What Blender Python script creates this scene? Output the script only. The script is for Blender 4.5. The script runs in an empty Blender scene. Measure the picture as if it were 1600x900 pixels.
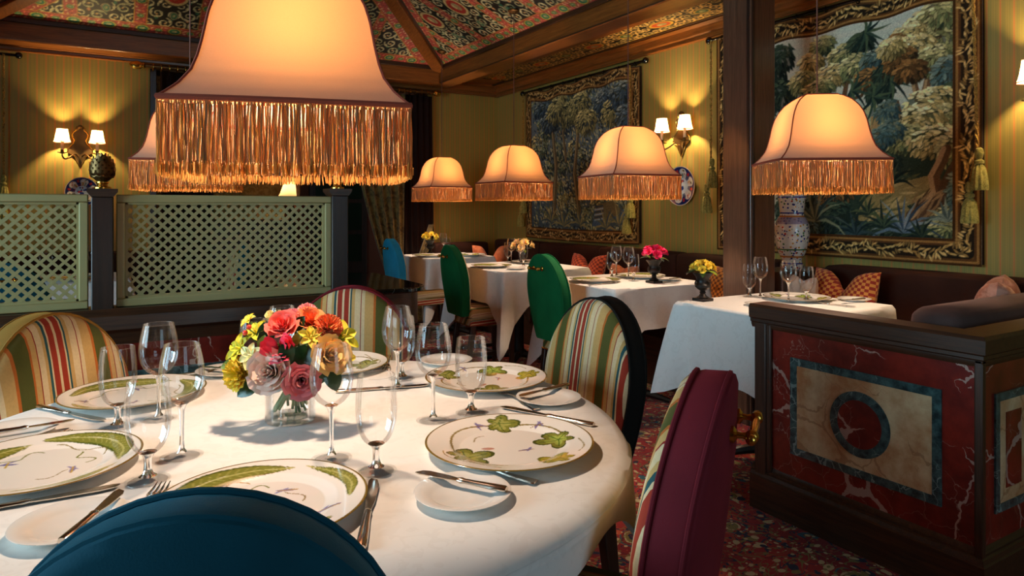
import bpy, math, random
import numpy as np
from mathutils import Vector, Matrix

random.seed(7)
RNG = np.random.default_rng(7)
SC = bpy.context.scene
COL = SC.collection
PI = math.pi

# ------------------------------------------------------------------ camera, light, exposure
CAM_H = 1.20
YAW = math.radians(30.96)
cam_data = bpy.data.cameras.new('camera')
cam_data.lens = 24.0
cam_data.sensor_width = 36.0
cam_data.shift_y = -0.0781
cam_data.clip_start = 0.02
cam = bpy.data.objects.new('camera', cam_data)
COL.objects.link(cam)
cam.location = (0, 0, CAM_H)
cam.rotation_euler = (math.radians(90), 0, -YAW)
SC.camera = cam

world = bpy.data.worlds.new('world')
SC.world = world
world.use_nodes = True
world.node_tree.nodes['Background'].inputs[0].default_value = (0.62, 0.80, 1.0, 1)
world.node_tree.nodes['Background'].inputs[1].default_value = 1.0

SC.view_settings.view_transform = 'Standard'
SC.view_settings.look = 'None'
SC.view_settings.gamma = 1.0
SC.view_settings.exposure = 0.0
SC.view_settings.use_curve_mapping = False
SC.cycles.sample_clamp_indirect = 4.0
SC.cycles.caustics_refractive = False
SC.cycles.caustics_reflective = False
SC.cycles.max_bounces = 10
SC.cycles.transparent_max_bounces = 24

WINDOW_POWER = 82.0      # daylight through the windows in the wall on the aisle side
LAMP_POWER = 32.0         # each pendant bulb
SCONCE_POWER = 14.0        # each candle bulb


def light(name, kind, loc, power, color, size=0.05, rot=(0, 0, 0), size_y=None):
    d = bpy.data.lights.new(name, kind)
    d.energy = power
    d.color = color
    if kind == 'AREA':
        d.shape = 'RECTANGLE'
        d.size = size
        d.size_y = size_y or size
    else:
        d.shadow_soft_size = size
    o = bpy.data.objects.new(name, d)
    o.location = loc
    o.rotation_euler = rot
    COL.objects.link(o)
    return o


# daylight entering by the two windows of the left wall (glass built with the walls below)
for wy in (1.35, 2.60):
    light('window_daylight', 'AREA', (-2.86, wy, 1.55), WINDOW_POWER, (0.52, 0.83, 1.0), 1.45, (0, -PI / 2, 0), 1.0)
light('window_daylight', 'AREA', (1.3, -2.76, 1.55), WINDOW_POWER * 0.30, (0.52, 0.83, 1.0), 1.5, (PI / 2, 0, 0), 1.45)

# ------------------------------------------------------------------ plain helpers
F = 1600 * 24.0 / 36.0
HORIZON = 450 - 0.0781 * 1600
SY, CY = math.sin(YAW), math.cos(YAW)


def ray(px):
    a = (px - 800) / F
    return SY + CY * a, CY - SY * a


def at_z(px, py, z):
    """floor-plan point of a photographed spot whose height above the floor is known"""
    d = (CAM_H - z) * F / (py - HORIZON)
    rx, ry = ray(px)
    return (rx * d, ry * d, z)


def on_x(px, py, x):
    rx, ry = ray(px)
    d = x / rx
    return (x, ry * d, CAM_H + (HORIZON - py) / F * d)


def on_y(px, py, y):
    rx, ry = ray(px)
    d = y / ry
    return (rx * d, y, CAM_H + (HORIZON - py) / F * d)


def lin(c):
    out = []
    for v in c[:3]:
        v = v / 255.0
        out.append(v / 12.92 if v <= 0.04045 else ((v + 0.055) / 1.055) ** 2.4)
    return (out[0], out[1], out[2], 1.0)


def tag(o, label=None, cat=None, group=None, kind=None):
    if label:
        o['label'] = label
    if cat:
        o['category'] = cat
    if group:
        o['group'] = group
    if kind:
        o['kind'] = kind
    return o


def empty(name, loc=(0, 0, 0), rz=0.0):
    o = bpy.data.objects.new(name, None)
    o.empty_display_size = 0.05
    COL.objects.link(o)
    o.location = loc
    o.rotation_euler = (0, 0, rz)
    return o


def link_mesh(name, me, mat, parent=None):
    o = bpy.data.objects.new(name, me)
    COL.objects.link(o)
    if mat and not me.materials:
        me.materials.append(mat)
    if parent:
        o.parent = parent
    return o


def dup(root, loc=None, rz=None, parent=None):
    r = root.copy()
    COL.objects.link(r)
    r.parent = parent
    if loc is not None:
        r.location = loc
    if rz is not None:
        r.rotation_euler = (0, 0, rz)
    for ch in list(root.children):
        dup(ch, parent=r)
    return r


class MB:
    """collects shapes; build() links them as one mesh object"""

    def __init__(self):
        self.v = []
        self.f = []

    def add(self, vs, fs):
        n = len(self.v)
        self.v.extend([tuple(p) for p in vs])
        self.f.extend([tuple(i + n for i in q) for q in fs])
        return self

    def box(self, x0, x1, y0, y1, z0, z1):
        vs = [(x, y, z) for z in (z0, z1) for y in (y0, y1) for x in (x0, x1)]
        return self.add(vs, [(0, 2, 3, 1), (4, 5, 7, 6), (0, 1, 5, 4), (2, 6, 7, 3), (0, 4, 6, 2), (1, 3, 7, 5)])

    def prism(self, pts, n0, n1, axis='z'):
        """extrude a 2-D outline between n0 and n1 along an axis"""
        k = len(pts)
        if axis == 'z':
            mk = lambda p, n: (p[0], p[1], n)
        elif axis == 'y':
            mk = lambda p, n: (p[0], n, p[1])
        else:
            mk = lambda p, n: (n, p[0], p[1])
        vs = [mk(p, n0) for p in pts] + [mk(p, n1) for p in pts]
        fs = [tuple(range(k))[::-1], tuple(range(k, 2 * k))]
        fs += [(i, (i + 1) % k, k + (i + 1) % k, k + i) for i in range(k)]
        return self.add(vs, fs)

    def lathe(self, prof, n=32, c=(0, 0, 0), close=False, ripple=None):
        vs, fs = [], []
        m = len(prof)
        for r, z in prof:
            for j in range(n):
                a = 2 * PI * j / n
                k = 1.0 if not ripple else 1.0 + ripple[1] * math.cos(ripple[0] * a)
                vs.append((c[0] + r * k * math.cos(a), c[1] + r * k * math.sin(a), c[2] + z))
        rng = m if close else m - 1
        for i in range(rng):
            i2 = (i + 1) % m
            for j in range(n):
                fs.append((i * n + j, i * n + (j + 1) % n, i2 * n + (j + 1) % n, i2 * n + j))
        return self.add(vs, fs)

    def tube(self, pts, r, n=8, closed=False, caps=True):
        pts = [Vector(p) for p in pts]
        m = len(pts)
        rs = r if isinstance(r, (list, tuple)) else [r] * m
        up = Vector((0, 0, 1))
        vs, fs = [], []
        prev = None
        for i, p in enumerate(pts):
            if closed:
                t = pts[(i + 1) % m] - pts[(i - 1) % m]
            else:
                t = pts[min(i + 1, m - 1)] - pts[max(i - 1, 0)]
            if t.length < 1e-9:
                t = Vector((0, 0, 1))
            t.normalize()
            if prev is None:
                ref = up if abs(t.dot(up)) < 0.95 else Vector((1, 0, 0))
                a = t.cross(ref).normalized()
            else:
                a = (prev - t * prev.dot(t))
                a = a.normalized() if a.length > 1e-6 else t.cross(Vector((0, 1, 0))).normalized()
            prev = a
            b = t.cross(a)
            for j in range(n):
                w = 2 * PI * j / n
                vs.append(p + (a * math.cos(w) + b * math.sin(w)) * rs[i])
        rows = m if closed else m - 1
        for i in range(rows):
            i2 = (i + 1) % m
            for j in range(n):
                fs.append((i * n + j, i * n + (j + 1) % n, i2 * n + (j + 1) % n, i2 * n + j))
        if caps and not closed:
            fs.append(tuple(range(n))[::-1])
            fs.append(tuple((m - 1) * n + j for j in range(n)))
        return self.add(vs, fs)

    def ball(self, c, r, nu=10, nv=6, sz=1.0):
        prof = [(max(1e-5, r * math.sin(PI * i / nv)), -r * sz * math.cos(PI * i / nv)) for i in range(nv + 1)]
        return self.lathe(prof, nu, c)

    def grid(self, fn, nu, nv, wrap=False):
        """fn(i/nu, j/nv) -> point"""
        cols = nu if wrap else nu + 1
        vs = [fn(i / nu, j / nv) for j in range(nv + 1) for i in range(cols)]
        fs = []
        for j in range(nv):
            for i in range(nu):
                i2 = (i + 1) % cols
                fs.append((j * cols + i, j * cols + i2, (j + 1) * cols + i2, (j + 1) * cols + i))
        return self.add(vs, fs)

    def move(self, M, start=0):
        for i in range(start, len(self.v)):
            self.v[i] = tuple(M @ Vector(self.v[i]))
        return self

    def mesh(self, name, smooth=True, angle=38):
        me = bpy.data.meshes.new(name)
        me.from_pydata(self.v, [], self.f)
        me.update()
        if smooth:
            me.polygons.foreach_set('use_smooth', [True] * len(me.polygons))
            me.set_sharp_from_angle(angle=math.radians(angle))
        return me

    def build(self, name, mat, parent=None, smooth=True, angle=38, loc=None, rz=None, bevel=0.0):
        o = link_mesh(name, self.mesh(name, smooth, angle), mat, parent)
        if loc is not None:
            o.location = loc
        if rz is not None:
            o.rotation_euler = (0, 0, rz)
        if bevel:
            b = o.modifiers.new('bevel', 'BEVEL')
            b.width = bevel
            b.segments = 2
            b.limit_method = 'ANGLE'
            b.angle_limit = math.radians(40)
        return o


def box(name, mat, x0, x1, y0, y1, z0, z1, parent=None, bevel=0.0):
    return MB().box(x0, x1, y0, y1, z0, z1).build(name, mat, parent, smooth=bevel > 0, bevel=bevel)


def spline(pts, n=8):
    """Catmull-Rom through the points"""
    P = [Vector(p) for p in pts]
    P = [P[0] * 2 - P[1]] + P + [P[-1] * 2 - P[-2]]
    out = []
    for i in range(1, len(P) - 2):
        p0, p1, p2, p3 = P[i - 1], P[i], P[i + 1], P[i + 2]
        for k in range(n):
            t = k / n
            out.append(0.5 * ((2 * p1) + (p2 - p0) * t + (2 * p0 - 5 * p1 + 4 * p2 - p3) * t * t + (3 * p1 - p0 - 3 * p2 + p3) * t ** 3))
    out.append(P[-2])
    return out


def interp(prof, t):
    for (a, va), (b, vb) in zip(prof, prof[1:]):
        if t <= b:
            return va + (vb - va) * (t - a) / (b - a)
    return prof[-1][1]


# ------------------------------------------------------------------ a small painter for woven, printed and glazed pictures
class Canvas:
    """colours kept as sRGB 0..1; user coordinates x0..x1, y0..y1"""

    def __init__(self, x0, x1, y0, y1, res, base=(128, 128, 128)):
        self.x0, self.y0, self.res = x0, y0, res
        self.w = int(round((x1 - x0) / res)) + 1
        self.h = int(round((y1 - y0) / res)) + 1
        self.rx = (x1 - x0) / (self.w - 1)
        self.ry = (y1 - y0) / (self.h - 1)
        self.a = np.empty((self.h, self.w, 3), np.float32)
        self.a[:] = np.array(base, np.float32) / 255

    def window(self, xa, xb, ya, yb):
        i0 = max(0, int((xa - self.x0) / self.rx) - 1)
        i1 = min(self.w, int((xb - self.x0) / self.rx) + 2)
        j0 = max(0, int((ya - self.y0) / self.ry) - 1)
        j1 = min(self.h, int((yb - self.y0) / self.ry) + 2)
        if i1 <= i0 or j1 <= j0:
            return None
        X = (self.x0 + np.arange(i0, i1) * self.rx)[None, :]
        Y = (self.y0 + np.arange(j0, j1) * self.ry)[:, None]
        return slice(j0, j1), slice(i0, i1), X, Y

    def put(self, w, mask, col, alpha=1.0):
        js, is_ = w[0], w[1]
        m = (np.clip(mask, 0, 1) * alpha)[..., None]
        c = np.array(col[:3], np.float32) / 255
        self.a[js, is_] = self.a[js, is_] * (1 - m) + c * m

    def ellipse(self, cx, cy, rx, ry, col, rot=0.0, alpha=1.0, hole=0.0):
        R = max(rx, ry)
        w = self.window(cx - R, cx + R, cy - R, cy + R)
        if w is None:
            return
        dx, dy = w[2] - cx, w[3] - cy
        c, s = math.cos(rot), math.sin(rot)
        u, v = (dx * c + dy * s) / rx, (-dx * s + dy * c) / ry
        d = np.sqrt(u * u + v * v)
        soft = self.res / min(rx, ry)
        m = (1 - d) / soft + 0.5
        if hole:
            m = np.minimum(m, (d - hole) / soft + 0.5)
        self.put(w, m, col, alpha)

    def leaf(self, cx, cy, L, W, rot, col, alpha=1.0):
        w = self.window(cx - L, cx + L, cy - L, cy + L)
        if w is None:
            return
        dx, dy = w[2] - cx, w[3] - cy
        c, s = math.cos(rot), math.sin(rot)
        u, v = (dx * c + dy * s) / L, np.abs(-dx * s + dy * c) / W
        m = ((1 - u * u) - v) / max(self.res / W, 0.05) + 0.5
        m = np.where(np.abs(u) <= 1, m, 0)
        self.put(w, m, col, alpha)

    def stroke(self, pts, width, col, alpha=1.0):
        ws = width if isinstance(width, (list, tuple)) else [width] * len(pts)
        for (p, q, wa, wb) in zip(pts, pts[1:], ws, ws[1:]):
            W = max(wa, wb)
            w = self.window(min(p[0], q[0]) - W, max(p[0], q[0]) + W, min(p[1], q[1]) - W, max(p[1], q[1]) + W)
            if w is None:
                continue
            ex, ey = q[0] - p[0], q[1] - p[1]
            L2 = ex * ex + ey * ey + 1e-12
            t = np.clip(((w[2] - p[0]) * ex + (w[3] - p[1]) * ey) / L2, 0, 1)
            d = np.hypot(w[2] - p[0] - t * ex, w[3] - p[1] - t * ey)
            r = (wa + (wb - wa) * t) / 2
            self.put(w, (r - d) / self.res + 0.5, col, alpha)

    def poly(self, pts, col, alpha=1.0):
        xs, ys = [p[0] for p in pts], [p[1] for p in pts]
        w = self.window(min(xs), max(xs), min(ys), max(ys))
        if w is None:
            return
        X, Y = np.broadcast_arrays(w[2], w[3])
        m = np.zeros(X.shape, bool)
        for (xa, ya), (xb, yb) in zip(pts, pts[1:] + pts[:1]):
            if ya == yb:
                continue
            hit = ((ya > Y) != (yb > Y)) & (X < (xb - xa) * (Y - ya) / (yb - ya) + xa)
            m ^= hit
        self.put(w, m.astype(np.float32), col, alpha)

    def noise(self, amount, cell=1):
        h, w = self.h // cell + 2, self.w // cell + 2
        n = RNG.normal(0, amount, (h, w)).astype(np.float32)
        n = np.kron(n, np.ones((cell, cell), np.float32))[:self.h, :self.w]
        self.a *= (1 + n[..., None])
        np.clip(self.a, 0, 1, self.a)

    def linear(self):
        s = np.clip(self.a, 0, 1)
        return np.where(s <= 0.04045, s / 12.92, ((s + 0.055) / 1.055) ** 2.4)

    def sample(self, x, y):
        i = np.clip(np.rint((np.asarray(x) - self.x0) / self.rx).astype(int), 0, self.w - 1)
        j = np.clip(np.rint((np.asarray(y) - self.y0) / self.ry).astype(int), 0, self.h - 1)
        return self.linear()[j, i]


def colour_mesh(me, rgb):
    at = me.color_attributes.new('paint', 'FLOAT_COLOR', 'POINT')
    d = np.ones((len(me.vertices), 4), np.float32)
    d[:, :3] = rgb
    at.data.foreach_set('color', d.ravel())


def canvas_sheet(name, cv, place, mat, parent=None):
    """a mesh sheet with one vertex for each spot of the canvas; place(X, Y) -> (n, 3)"""
    h, w = cv.h, cv.w
    X, Y = np.meshgrid(cv.x0 + np.arange(w) * cv.rx, cv.y0 + np.arange(h) * cv.ry)
    P = place(X.ravel(), Y.ravel()).astype(np.float32)
    idx = np.arange(h * w).reshape(h, w)
    q = np.stack([idx[:-1, :-1], idx[:-1, 1:], idx[1:, 1:], idx[1:, :-1]], -1).reshape(-1, 4).astype(np.int32)
    me = bpy.data.meshes.new(name)
    me.vertices.add(len(P))
    me.vertices.foreach_set('co', P.ravel())
    me.loops.add(q.size)
    me.loops.foreach_set('vertex_index', q.ravel())
    me.polygons.add(len(q))
    me.polygons.foreach_set('loop_start', np.arange(0, q.size, 4, dtype=np.int32))
    me.update(calc_edges=True)
    me.polygons.foreach_set('use_smooth', np.ones(len(q), bool))
    colour_mesh(me, cv.linear().reshape(-1, 3))
    return link_mesh(name, me, mat, parent)

# ------------------------------------------------------------------ materials
class NT:
    def __init__(self, name):
        self.m = bpy.data.materials.new(name)
        self.m.use_nodes = True
        self.t = self.m.node_tree
        self.bsdf = self.t.nodes['Principled BSDF']
        self.out = self.t.nodes['Material Output']

    def n(self, kind, props=None, **inp):
        nd = self.t.nodes.new('ShaderNode' + kind)
        for k, v in (props or {}).items():
            setattr(nd, k, v)
        for k, v in inp.items():
            k = k.replace('_', ' ')
            self.put(nd.inputs[k], v)
        return nd

    def put(self, sock, v):
        if isinstance(v, bpy.types.NodeSocket):
            self.t.links.new(v, sock)
        elif isinstance(v, (tuple, list)) and len(v) == 3 and len(sock.default_value) == 4:
            sock.default_value = (*v, 1)
        else:
            sock.default_value = v

    def math(self, op, a, b=0.0, c=0.0):
        nd = self.t.nodes.new('ShaderNodeMath')
        nd.operation = op
        for s, v in zip(nd.inputs, (a, b, c)):
            self.put(s, v)
        return nd.outputs[0]

    def mix(self, fac, a, b, blend='MIX'):
        nd = self.t.nodes.new('ShaderNodeMix')
        nd.data_type = 'RGBA'
        nd.blend_type = blend
        self.put(nd.inputs[0], fac)
        self.put(nd.inputs[6], a)
        self.put(nd.inputs[7], b)
        return nd.outputs[2]

    def ramp(self, fac, stops, mode='LINEAR'):
        nd = self.t.nodes.new('ShaderNodeValToRGB')
        cr = nd.color_ramp
        cr.interpolation = mode
        while len(cr.elements) < len(stops):
            cr.elements.new(0.5)
        for e, (p, c) in zip(cr.elements, stops):
            e.position = p
            e.color = c if len(c) == 4 else (*c, 1)
        self.put(nd.inputs[0], fac)
        return nd.outputs[0]

    def coord(self, kind='Object', scale=None):
        tc = self.t.nodes.new('ShaderNodeTexCoord').outputs[kind]
        if scale:
            mp = self.t.nodes.new('ShaderNodeMapping')
            mp.inputs['Scale'].default_value = scale
            self.t.links.new(tc, mp.inputs[0])
            return mp.outputs[0]
        return tc

    def noise(self, vec, scale, detail=3.0, rough=0.5, dist=0.0, out='Fac'):
        nd = self.n('TexNoise', None, Vector=vec, Scale=scale, Detail=detail, Roughness=rough, Distortion=dist)
        return nd.outputs[out]

    def voro(self, vec, scale, feature='F1', out='Distance', rand=1.0):
        nd = self.t.nodes.new('ShaderNodeTexVoronoi')
        nd.feature = feature
        self.put(nd.inputs['Vector'], vec)
        nd.inputs['Scale'].default_value = scale
        if 'Randomness' in nd.inputs:
            nd.inputs['Randomness'].default_value = rand
        return nd.outputs[out]

    def bump(self, h, strength=0.3, dist=0.01):
        nd = self.n('Bump', None, Height=h, Strength=strength, Distance=dist)
        self.t.links.new(nd.outputs[0], self.bsdf.inputs['Normal'])
        return nd.outputs[0]

    def set(self, **kw):
        for k, v in kw.items():
            self.put(self.bsdf.inputs[k.replace('_', ' ')], v)
        return self


def plain(name, c, rough=0.5, metal=0.0, spec=0.5, **kw):
    t = NT(name)
    t.set(Base_Color=lin(c), Roughness=rough, Metallic=metal, Specular_IOR_Level=spec, **kw)
    return t.m


def velvet(name, c, sheen=0.6):
    t = NT(name)
    n = t.noise(t.coord(), 9.0, 3)
    t.set(Base_Color=t.mix(n, lin([x * 0.82 for x in c]), lin([min(255, x * 1.12) for x in c])), Roughness=0.85, Sheen_Weight=sheen, Sheen_Roughness=0.4,
          Sheen_Tint=lin([min(255, x * 1.5 + 20) for x in c]), Specular_IOR_Level=0.2)
    f = t.noise(t.coord(), 420.0, 2)
    t.bump(f, 0.15, 0.002)
    return t.m


def wood(name, dark, light_, axis, rough=0.35, scale=1.0, coat=0.3):
    t = NT(name)
    s = [26.0 * scale] * 3
    s[axis] = 1.4 * scale
    v = t.coord('Object', s)
    g = t.noise(v, 2.4, 6, 0.65, 0.6)
    fine = t.noise(v, 9.0, 3, 0.6)
    g = t.math('ADD', t.math('MULTIPLY', g, 0.7), t.math('MULTIPLY', fine, 0.3))
    t.set(Base_Color=t.ramp(g, [(0.30, lin(dark)), (0.72, lin(light_))]), Roughness=rough, Coat_Weight=coat, Coat_Roughness=0.2)
    t.bump(g, 0.12, 0.002)
    return t.m


def marble(name, base, base2, vein, vscale=3.0, width=0.03, rough=0.28, vein_amt=0.9, patch=7.0):
    t = NT(name)
    co = t.coord()
    w = t.noise(co, 3.5, 5, 0.6, 0.0, 'Color')
    wv = t.n('VectorMath', {'operation': 'MULTIPLY_ADD'})
    t.put(wv.inputs[0], w)
    wv.inputs[1].default_value = (0.22, 0.22, 0.22)
    t.put(wv.inputs[2], co)
    p = wv.outputs[0]
    d = t.voro(p, vscale, 'DISTANCE_TO_EDGE')
    gate = t.noise(co, 2.6, 2)
    wid = t.math('MULTIPLY', t.math('MAXIMUM', t.math('SUBTRACT', gate, 0.40), 0.0), width * 9)
    m = t.math('LESS_THAN', d, wid)
    d2 = t.voro(p, vscale * 2.7, 'DISTANCE_TO_EDGE')
    m2 = t.math('MULTIPLY', t.math('LESS_THAN', d2, width * 0.35), t.math('GREATER_THAN', gate, 0.47))
    m = t.math('MULTIPLY', t.math('MAXIMUM', m, t.math('MULTIPLY', m2, 0.6)), vein_amt)
    cloud = t.noise(co, patch, 5, 0.65)
    t.set(Base_Color=t.mix(m, t.ramp(cloud, [(0.35, lin(base)), (0.68, lin(base2))]), lin(vein)), Roughness=rough, Coat_Weight=0.25, Coat_Roughness=0.15)
    return t.m


def wallpaper(name, axis):
    t = NT(name)
    sep = t.n('SeparateXYZ', None, Vector=t.coord())
    u = sep.outputs[axis]
    k = t.math('FRACT', t.math('DIVIDE', u, 0.060))
    c = t.math('ABSOLUTE', t.math('SUBTRACT', k, 0.5))
    line = t.math('MULTIPLY', t.math('LESS_THAN', c, 0.052), t.math('GREATER_THAN', c, 0.012))
    ribs = t.math('FRACT', t.math('DIVIDE', u, 0.0103))
    rib = t.math('LESS_THAN', ribs, 0.34)
    edge = t.math('MULTIPLY', t.math('GREATER_THAN', c, 0.20), t.math('LESS_THAN', c, 0.36))
    base = t.mix(t.noise(t.coord(), 2.0, 2), lin((158, 134, 54)), lin((168, 144, 62)))
    base = t.mix(t.math('MULTIPLY', rib, 0.30), base, lin((118, 104, 42)))
    base = t.mix(t.math('MULTIPLY', edge, 0.45), base, lin((134, 126, 58)))
    weave = t.math('FRACT', t.math('DIVIDE', sep.outputs[2], 0.012))
    dots = t.math('ADD', 0.70, t.math('MULTIPLY', t.math('LESS_THAN', weave, 0.7), 0.3))
    col = t.mix(t.math('MULTIPLY', line, dots), base, lin((214, 106, 48)))
    t.set(Base_Color=col, Roughness=0.6, Sheen_Weight=0.15)
    t.bump(t.noise(t.coord(), 300, 2), 0.08, 0.002)
    return t.m


M = {}
M['wall_y'] = wallpaper('wallpaper_right', 1)
M['wall_x'] = wallpaper('wallpaper_back', 0)
M['beam_y'] = wood('beam_wood_long', (92, 48, 16), (164, 98, 42), 1, 0.3, 1.0, 0.08)
M['beam_x'] = wood('beam_wood_cross', (92, 48, 16), (164, 98, 42), 0, 0.3, 1.0, 0.08)
M['dark_x'] = wood('dark_wood_cross', (34, 19, 11), (84, 52, 30), 0, 0.42, 1.0, 0.06)
M['dark_y'] = wood('dark_wood_long', (36, 20, 11), (86, 52, 30), 1, 0.42, 1.0, 0.06)
M['dark_z'] = wood('dark_wood_upright', (36, 21, 13), (84, 52, 34), 2, 0.42, 1.0, 0.06)
M['col_z'] = wood('column_wood', (64, 42, 30), (110, 78, 58), 2, 0.3)
M['cabinet'] = wood('cabinet_wood', (60, 36, 20), (110, 72, 42), 0, 0.35)
M['post'] = wood('post_wood', (22, 12, 8), (58, 34, 22), 2, 0.4, 1.0, 0.06)
M['leg'] = wood('leg_wood', (24, 13, 9), (60, 34, 22), 2, 0.35)
M['gilt'] = plain('gilt_line', (40, 22, 12), 0.4)
M['red_marble'] = marble('red_marble', (96, 18, 12), (146, 40, 26), (186, 156, 142), 3.6, 0.016)
M['teal_marble'] = marble('teal_marble', (16, 40, 44), (76, 112, 112), (170, 196, 190), 16.0, 0.014, 0.28, 0.5, 34.0)
M['cream_marble'] = marble('cream_marble', (190, 132, 84), (236, 216, 172), (160, 112, 74), 5.0, 0.014, 0.3, 0.6, 6.0)
M['black_stone'] = marble('black_stone', (8, 9, 9), (18, 22, 22), (120, 140, 136), 9.0, 0.008, 0.06, 0.6)
M['lattice'] = plain('lattice_paint', (170, 158, 106), 0.5)
M['porcelain'] = plain('porcelain', (238, 232, 224), 0.12, 0, 0.5, Coat_Weight=0.4, Coat_Roughness=0.05)
M['silver'] = plain('silver', (214, 204, 190), 0.14, 1.0)
M['brass'] = plain('brass', (214, 168, 78), 0.22, 1.0)
M['bronze'] = plain('aged_bronze', (104, 78, 44), 0.42, 0.85)
M['iron'] = plain('black_iron', (26, 24, 22), 0.45, 0.3)
M['black_gloss'] = plain('black_gloss', (10, 9, 9), 0.18)
M['piping'] = plain('maroon_piping', (150, 66, 44), 0.8)
M['cord'] = plain('lamp_cord', (150, 100, 84), 0.7)
M['candle'] = plain('candle_sleeve', (236, 214, 160), 0.5)
M['teal'] = velvet('teal_velvet', (10, 74, 92), 0.4)
M['blue'] = velvet('blue_velvet', (38, 142, 178))
M['green'] = velvet('green_velvet', (12, 98, 52))
M['maroon'] = velvet('maroon_velvet', (112, 30, 40), 0.35)
M['black_v'] = velvet('black_velvet', (22, 20, 18), 0.2)
M['wine_v'] = velvet('dark_red_velvet', (104, 24, 34), 0.3)
M['ochre_v'] = velvet('ochre_velvet', (150, 108, 44), 0.3)
M['brown_v'] = velvet('brown_velvet', (52, 27, 18), 0.12)
M['grey_v'] = velvet('grey_brown_velvet', (84, 64, 60), 0.2)
M['drape'] = velvet('dark_drape', (34, 16, 10), 0.08)
M['stem'] = plain('green_stem', (84, 112, 40), 0.5)
M['leaf'] = plain('dark_leaf', (24, 62, 30), 0.35)
M['leaf_l'] = plain('light_leaf', (122, 142, 40), 0.45)
M['plain_dark'] = plain('dark_paint', (54, 38, 24), 0.7)
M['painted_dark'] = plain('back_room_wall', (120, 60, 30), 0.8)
M['window_frame'] = plain('window_paint', (70, 50, 34), 0.4)


def paint_mat(name, rough=0.8, bump=0.0, coat=0.0, spec=0.3):
    t = NT(name)
    a = t.t.nodes.new('ShaderNodeVertexColor')
    a.layer_name = 'paint'
    t.set(Base_Color=a.outputs[0], Roughness=rough, Coat_Weight=coat, Coat_Roughness=0.06, Specular_IOR_Level=spec)
    if bump:
        t.bump(t.noise(t.coord(), 240, 2), bump, 0.003)
    return t.m


M['tapestry'] = paint_mat('tapestry_weave', 0.92, 0.35, 0, 0.1)
M['ceiling_paint'] = paint_mat('painted_panel', 0.55)
M['glaze'] = paint_mat('decorated_porcelain', 0.14, 0, 0.4, 0.5)


def stripes(name='striped_fabric', wrap=0.0):
    t = NT(name)
    sep = t.n('SeparateXYZ', None, Vector=t.coord())
    u = t.math('ADD', sep.outputs[1], t.math('MULTIPLY', sep.outputs[2], wrap))
    u = t.math('FRACT', t.math('ADD', t.math('DIVIDE', u, 0.215), 10.5 + 0.065))
    green, orange, tan, red, cream, teal, rust = (78, 84, 34), (190, 104, 40), (206, 168, 104), (150, 34, 26), (226, 204, 160), (30, 84, 90), (160, 52, 34)
    seq = [(0, green), (0.13, orange), (0.155, tan), (0.215, red), (0.23, cream), (0.30, tan), (0.335, teal), (0.365, cream), (0.385, rust), (0.455, cream),
           (0.485, rust), (0.555, cream), (0.575, teal), (0.60, tan), (0.645, cream), (0.735, red), (0.75, cream), (0.80, tan), (0.93, orange), (0.965, green)]
    col = t.ramp(u, [(p, lin(c)) for p, c in seq], 'CONSTANT')
    n = t.noise(t.coord(), 160, 2)
    t.set(Base_Color=t.mix(t.math('MULTIPLY', n, 0.25), col, lin((60, 40, 20))), Roughness=0.8, Sheen_Weight=0.1, Specular_IOR_Level=0.2)
    t.bump(n, 0.15, 0.002)
    return t.m


M['stripes'] = stripes()
M['stripes_seat'] = stripes('striped_seat_fabric', 1.0)


def check_fabric(name, a, b, size, line=None):
    t = NT(name)
    c = t.n('TexChecker', None, Vector=t.coord('UV'), Scale=size)
    c.inputs['Color1'].default_value = lin(a)
    c.inputs['Color2'].default_value = lin(b)
    t.set(Base_Color=c.outputs[0], Roughness=0.85, Sheen_Weight=0.15)
    return t.m


M['check_red'] = check_fabric('red_gold_check', (150, 34, 18), (214, 140, 62), 26)
M['check_orange'] = check_fabric('orange_check', (196, 84, 44), (120, 34, 22), 24)
M['check_gold'] = check_fabric('gold_check', (206, 128, 44), (110, 56, 20), 24)


def mottled(name, a, b, scale, rough=0.85, sheen=0.1):
    t = NT(name)
    n = t.noise(t.coord(), scale, 4, 0.6, 1.2)
    t.set(Base_Color=t.ramp(n, [(0.40, lin(a)), (0.56, lin(b))]), Roughness=rough, Sheen_Weight=sheen, Specular_IOR_Level=0.25)
    return t.m


M['salmon'] = mottled('salmon_cushion', (176, 92, 56), (204, 118, 76), 8)
M['pink_floral'] = mottled('pink_floral_cushion', (188, 122, 98), (222, 164, 140), 14)
M['beige_floral'] = mottled('beige_floral_cushion', (190, 150, 126), (214, 180, 156), 12)
M['olive_curtain'] = mottled('olive_brocade', (70, 54, 22), (122, 98, 46), 16, 0.6, 0.3)
M['tassel'] = mottled('olive_tassel', (128, 120, 56), (170, 156, 82), 60)
M['rope'] = mottled('gold_rope', (120, 84, 30), (190, 146, 66), 90)
M['back_paper'] = mottled('back_room_paper', (170, 140, 80), (206, 178, 112), 18)


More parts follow.
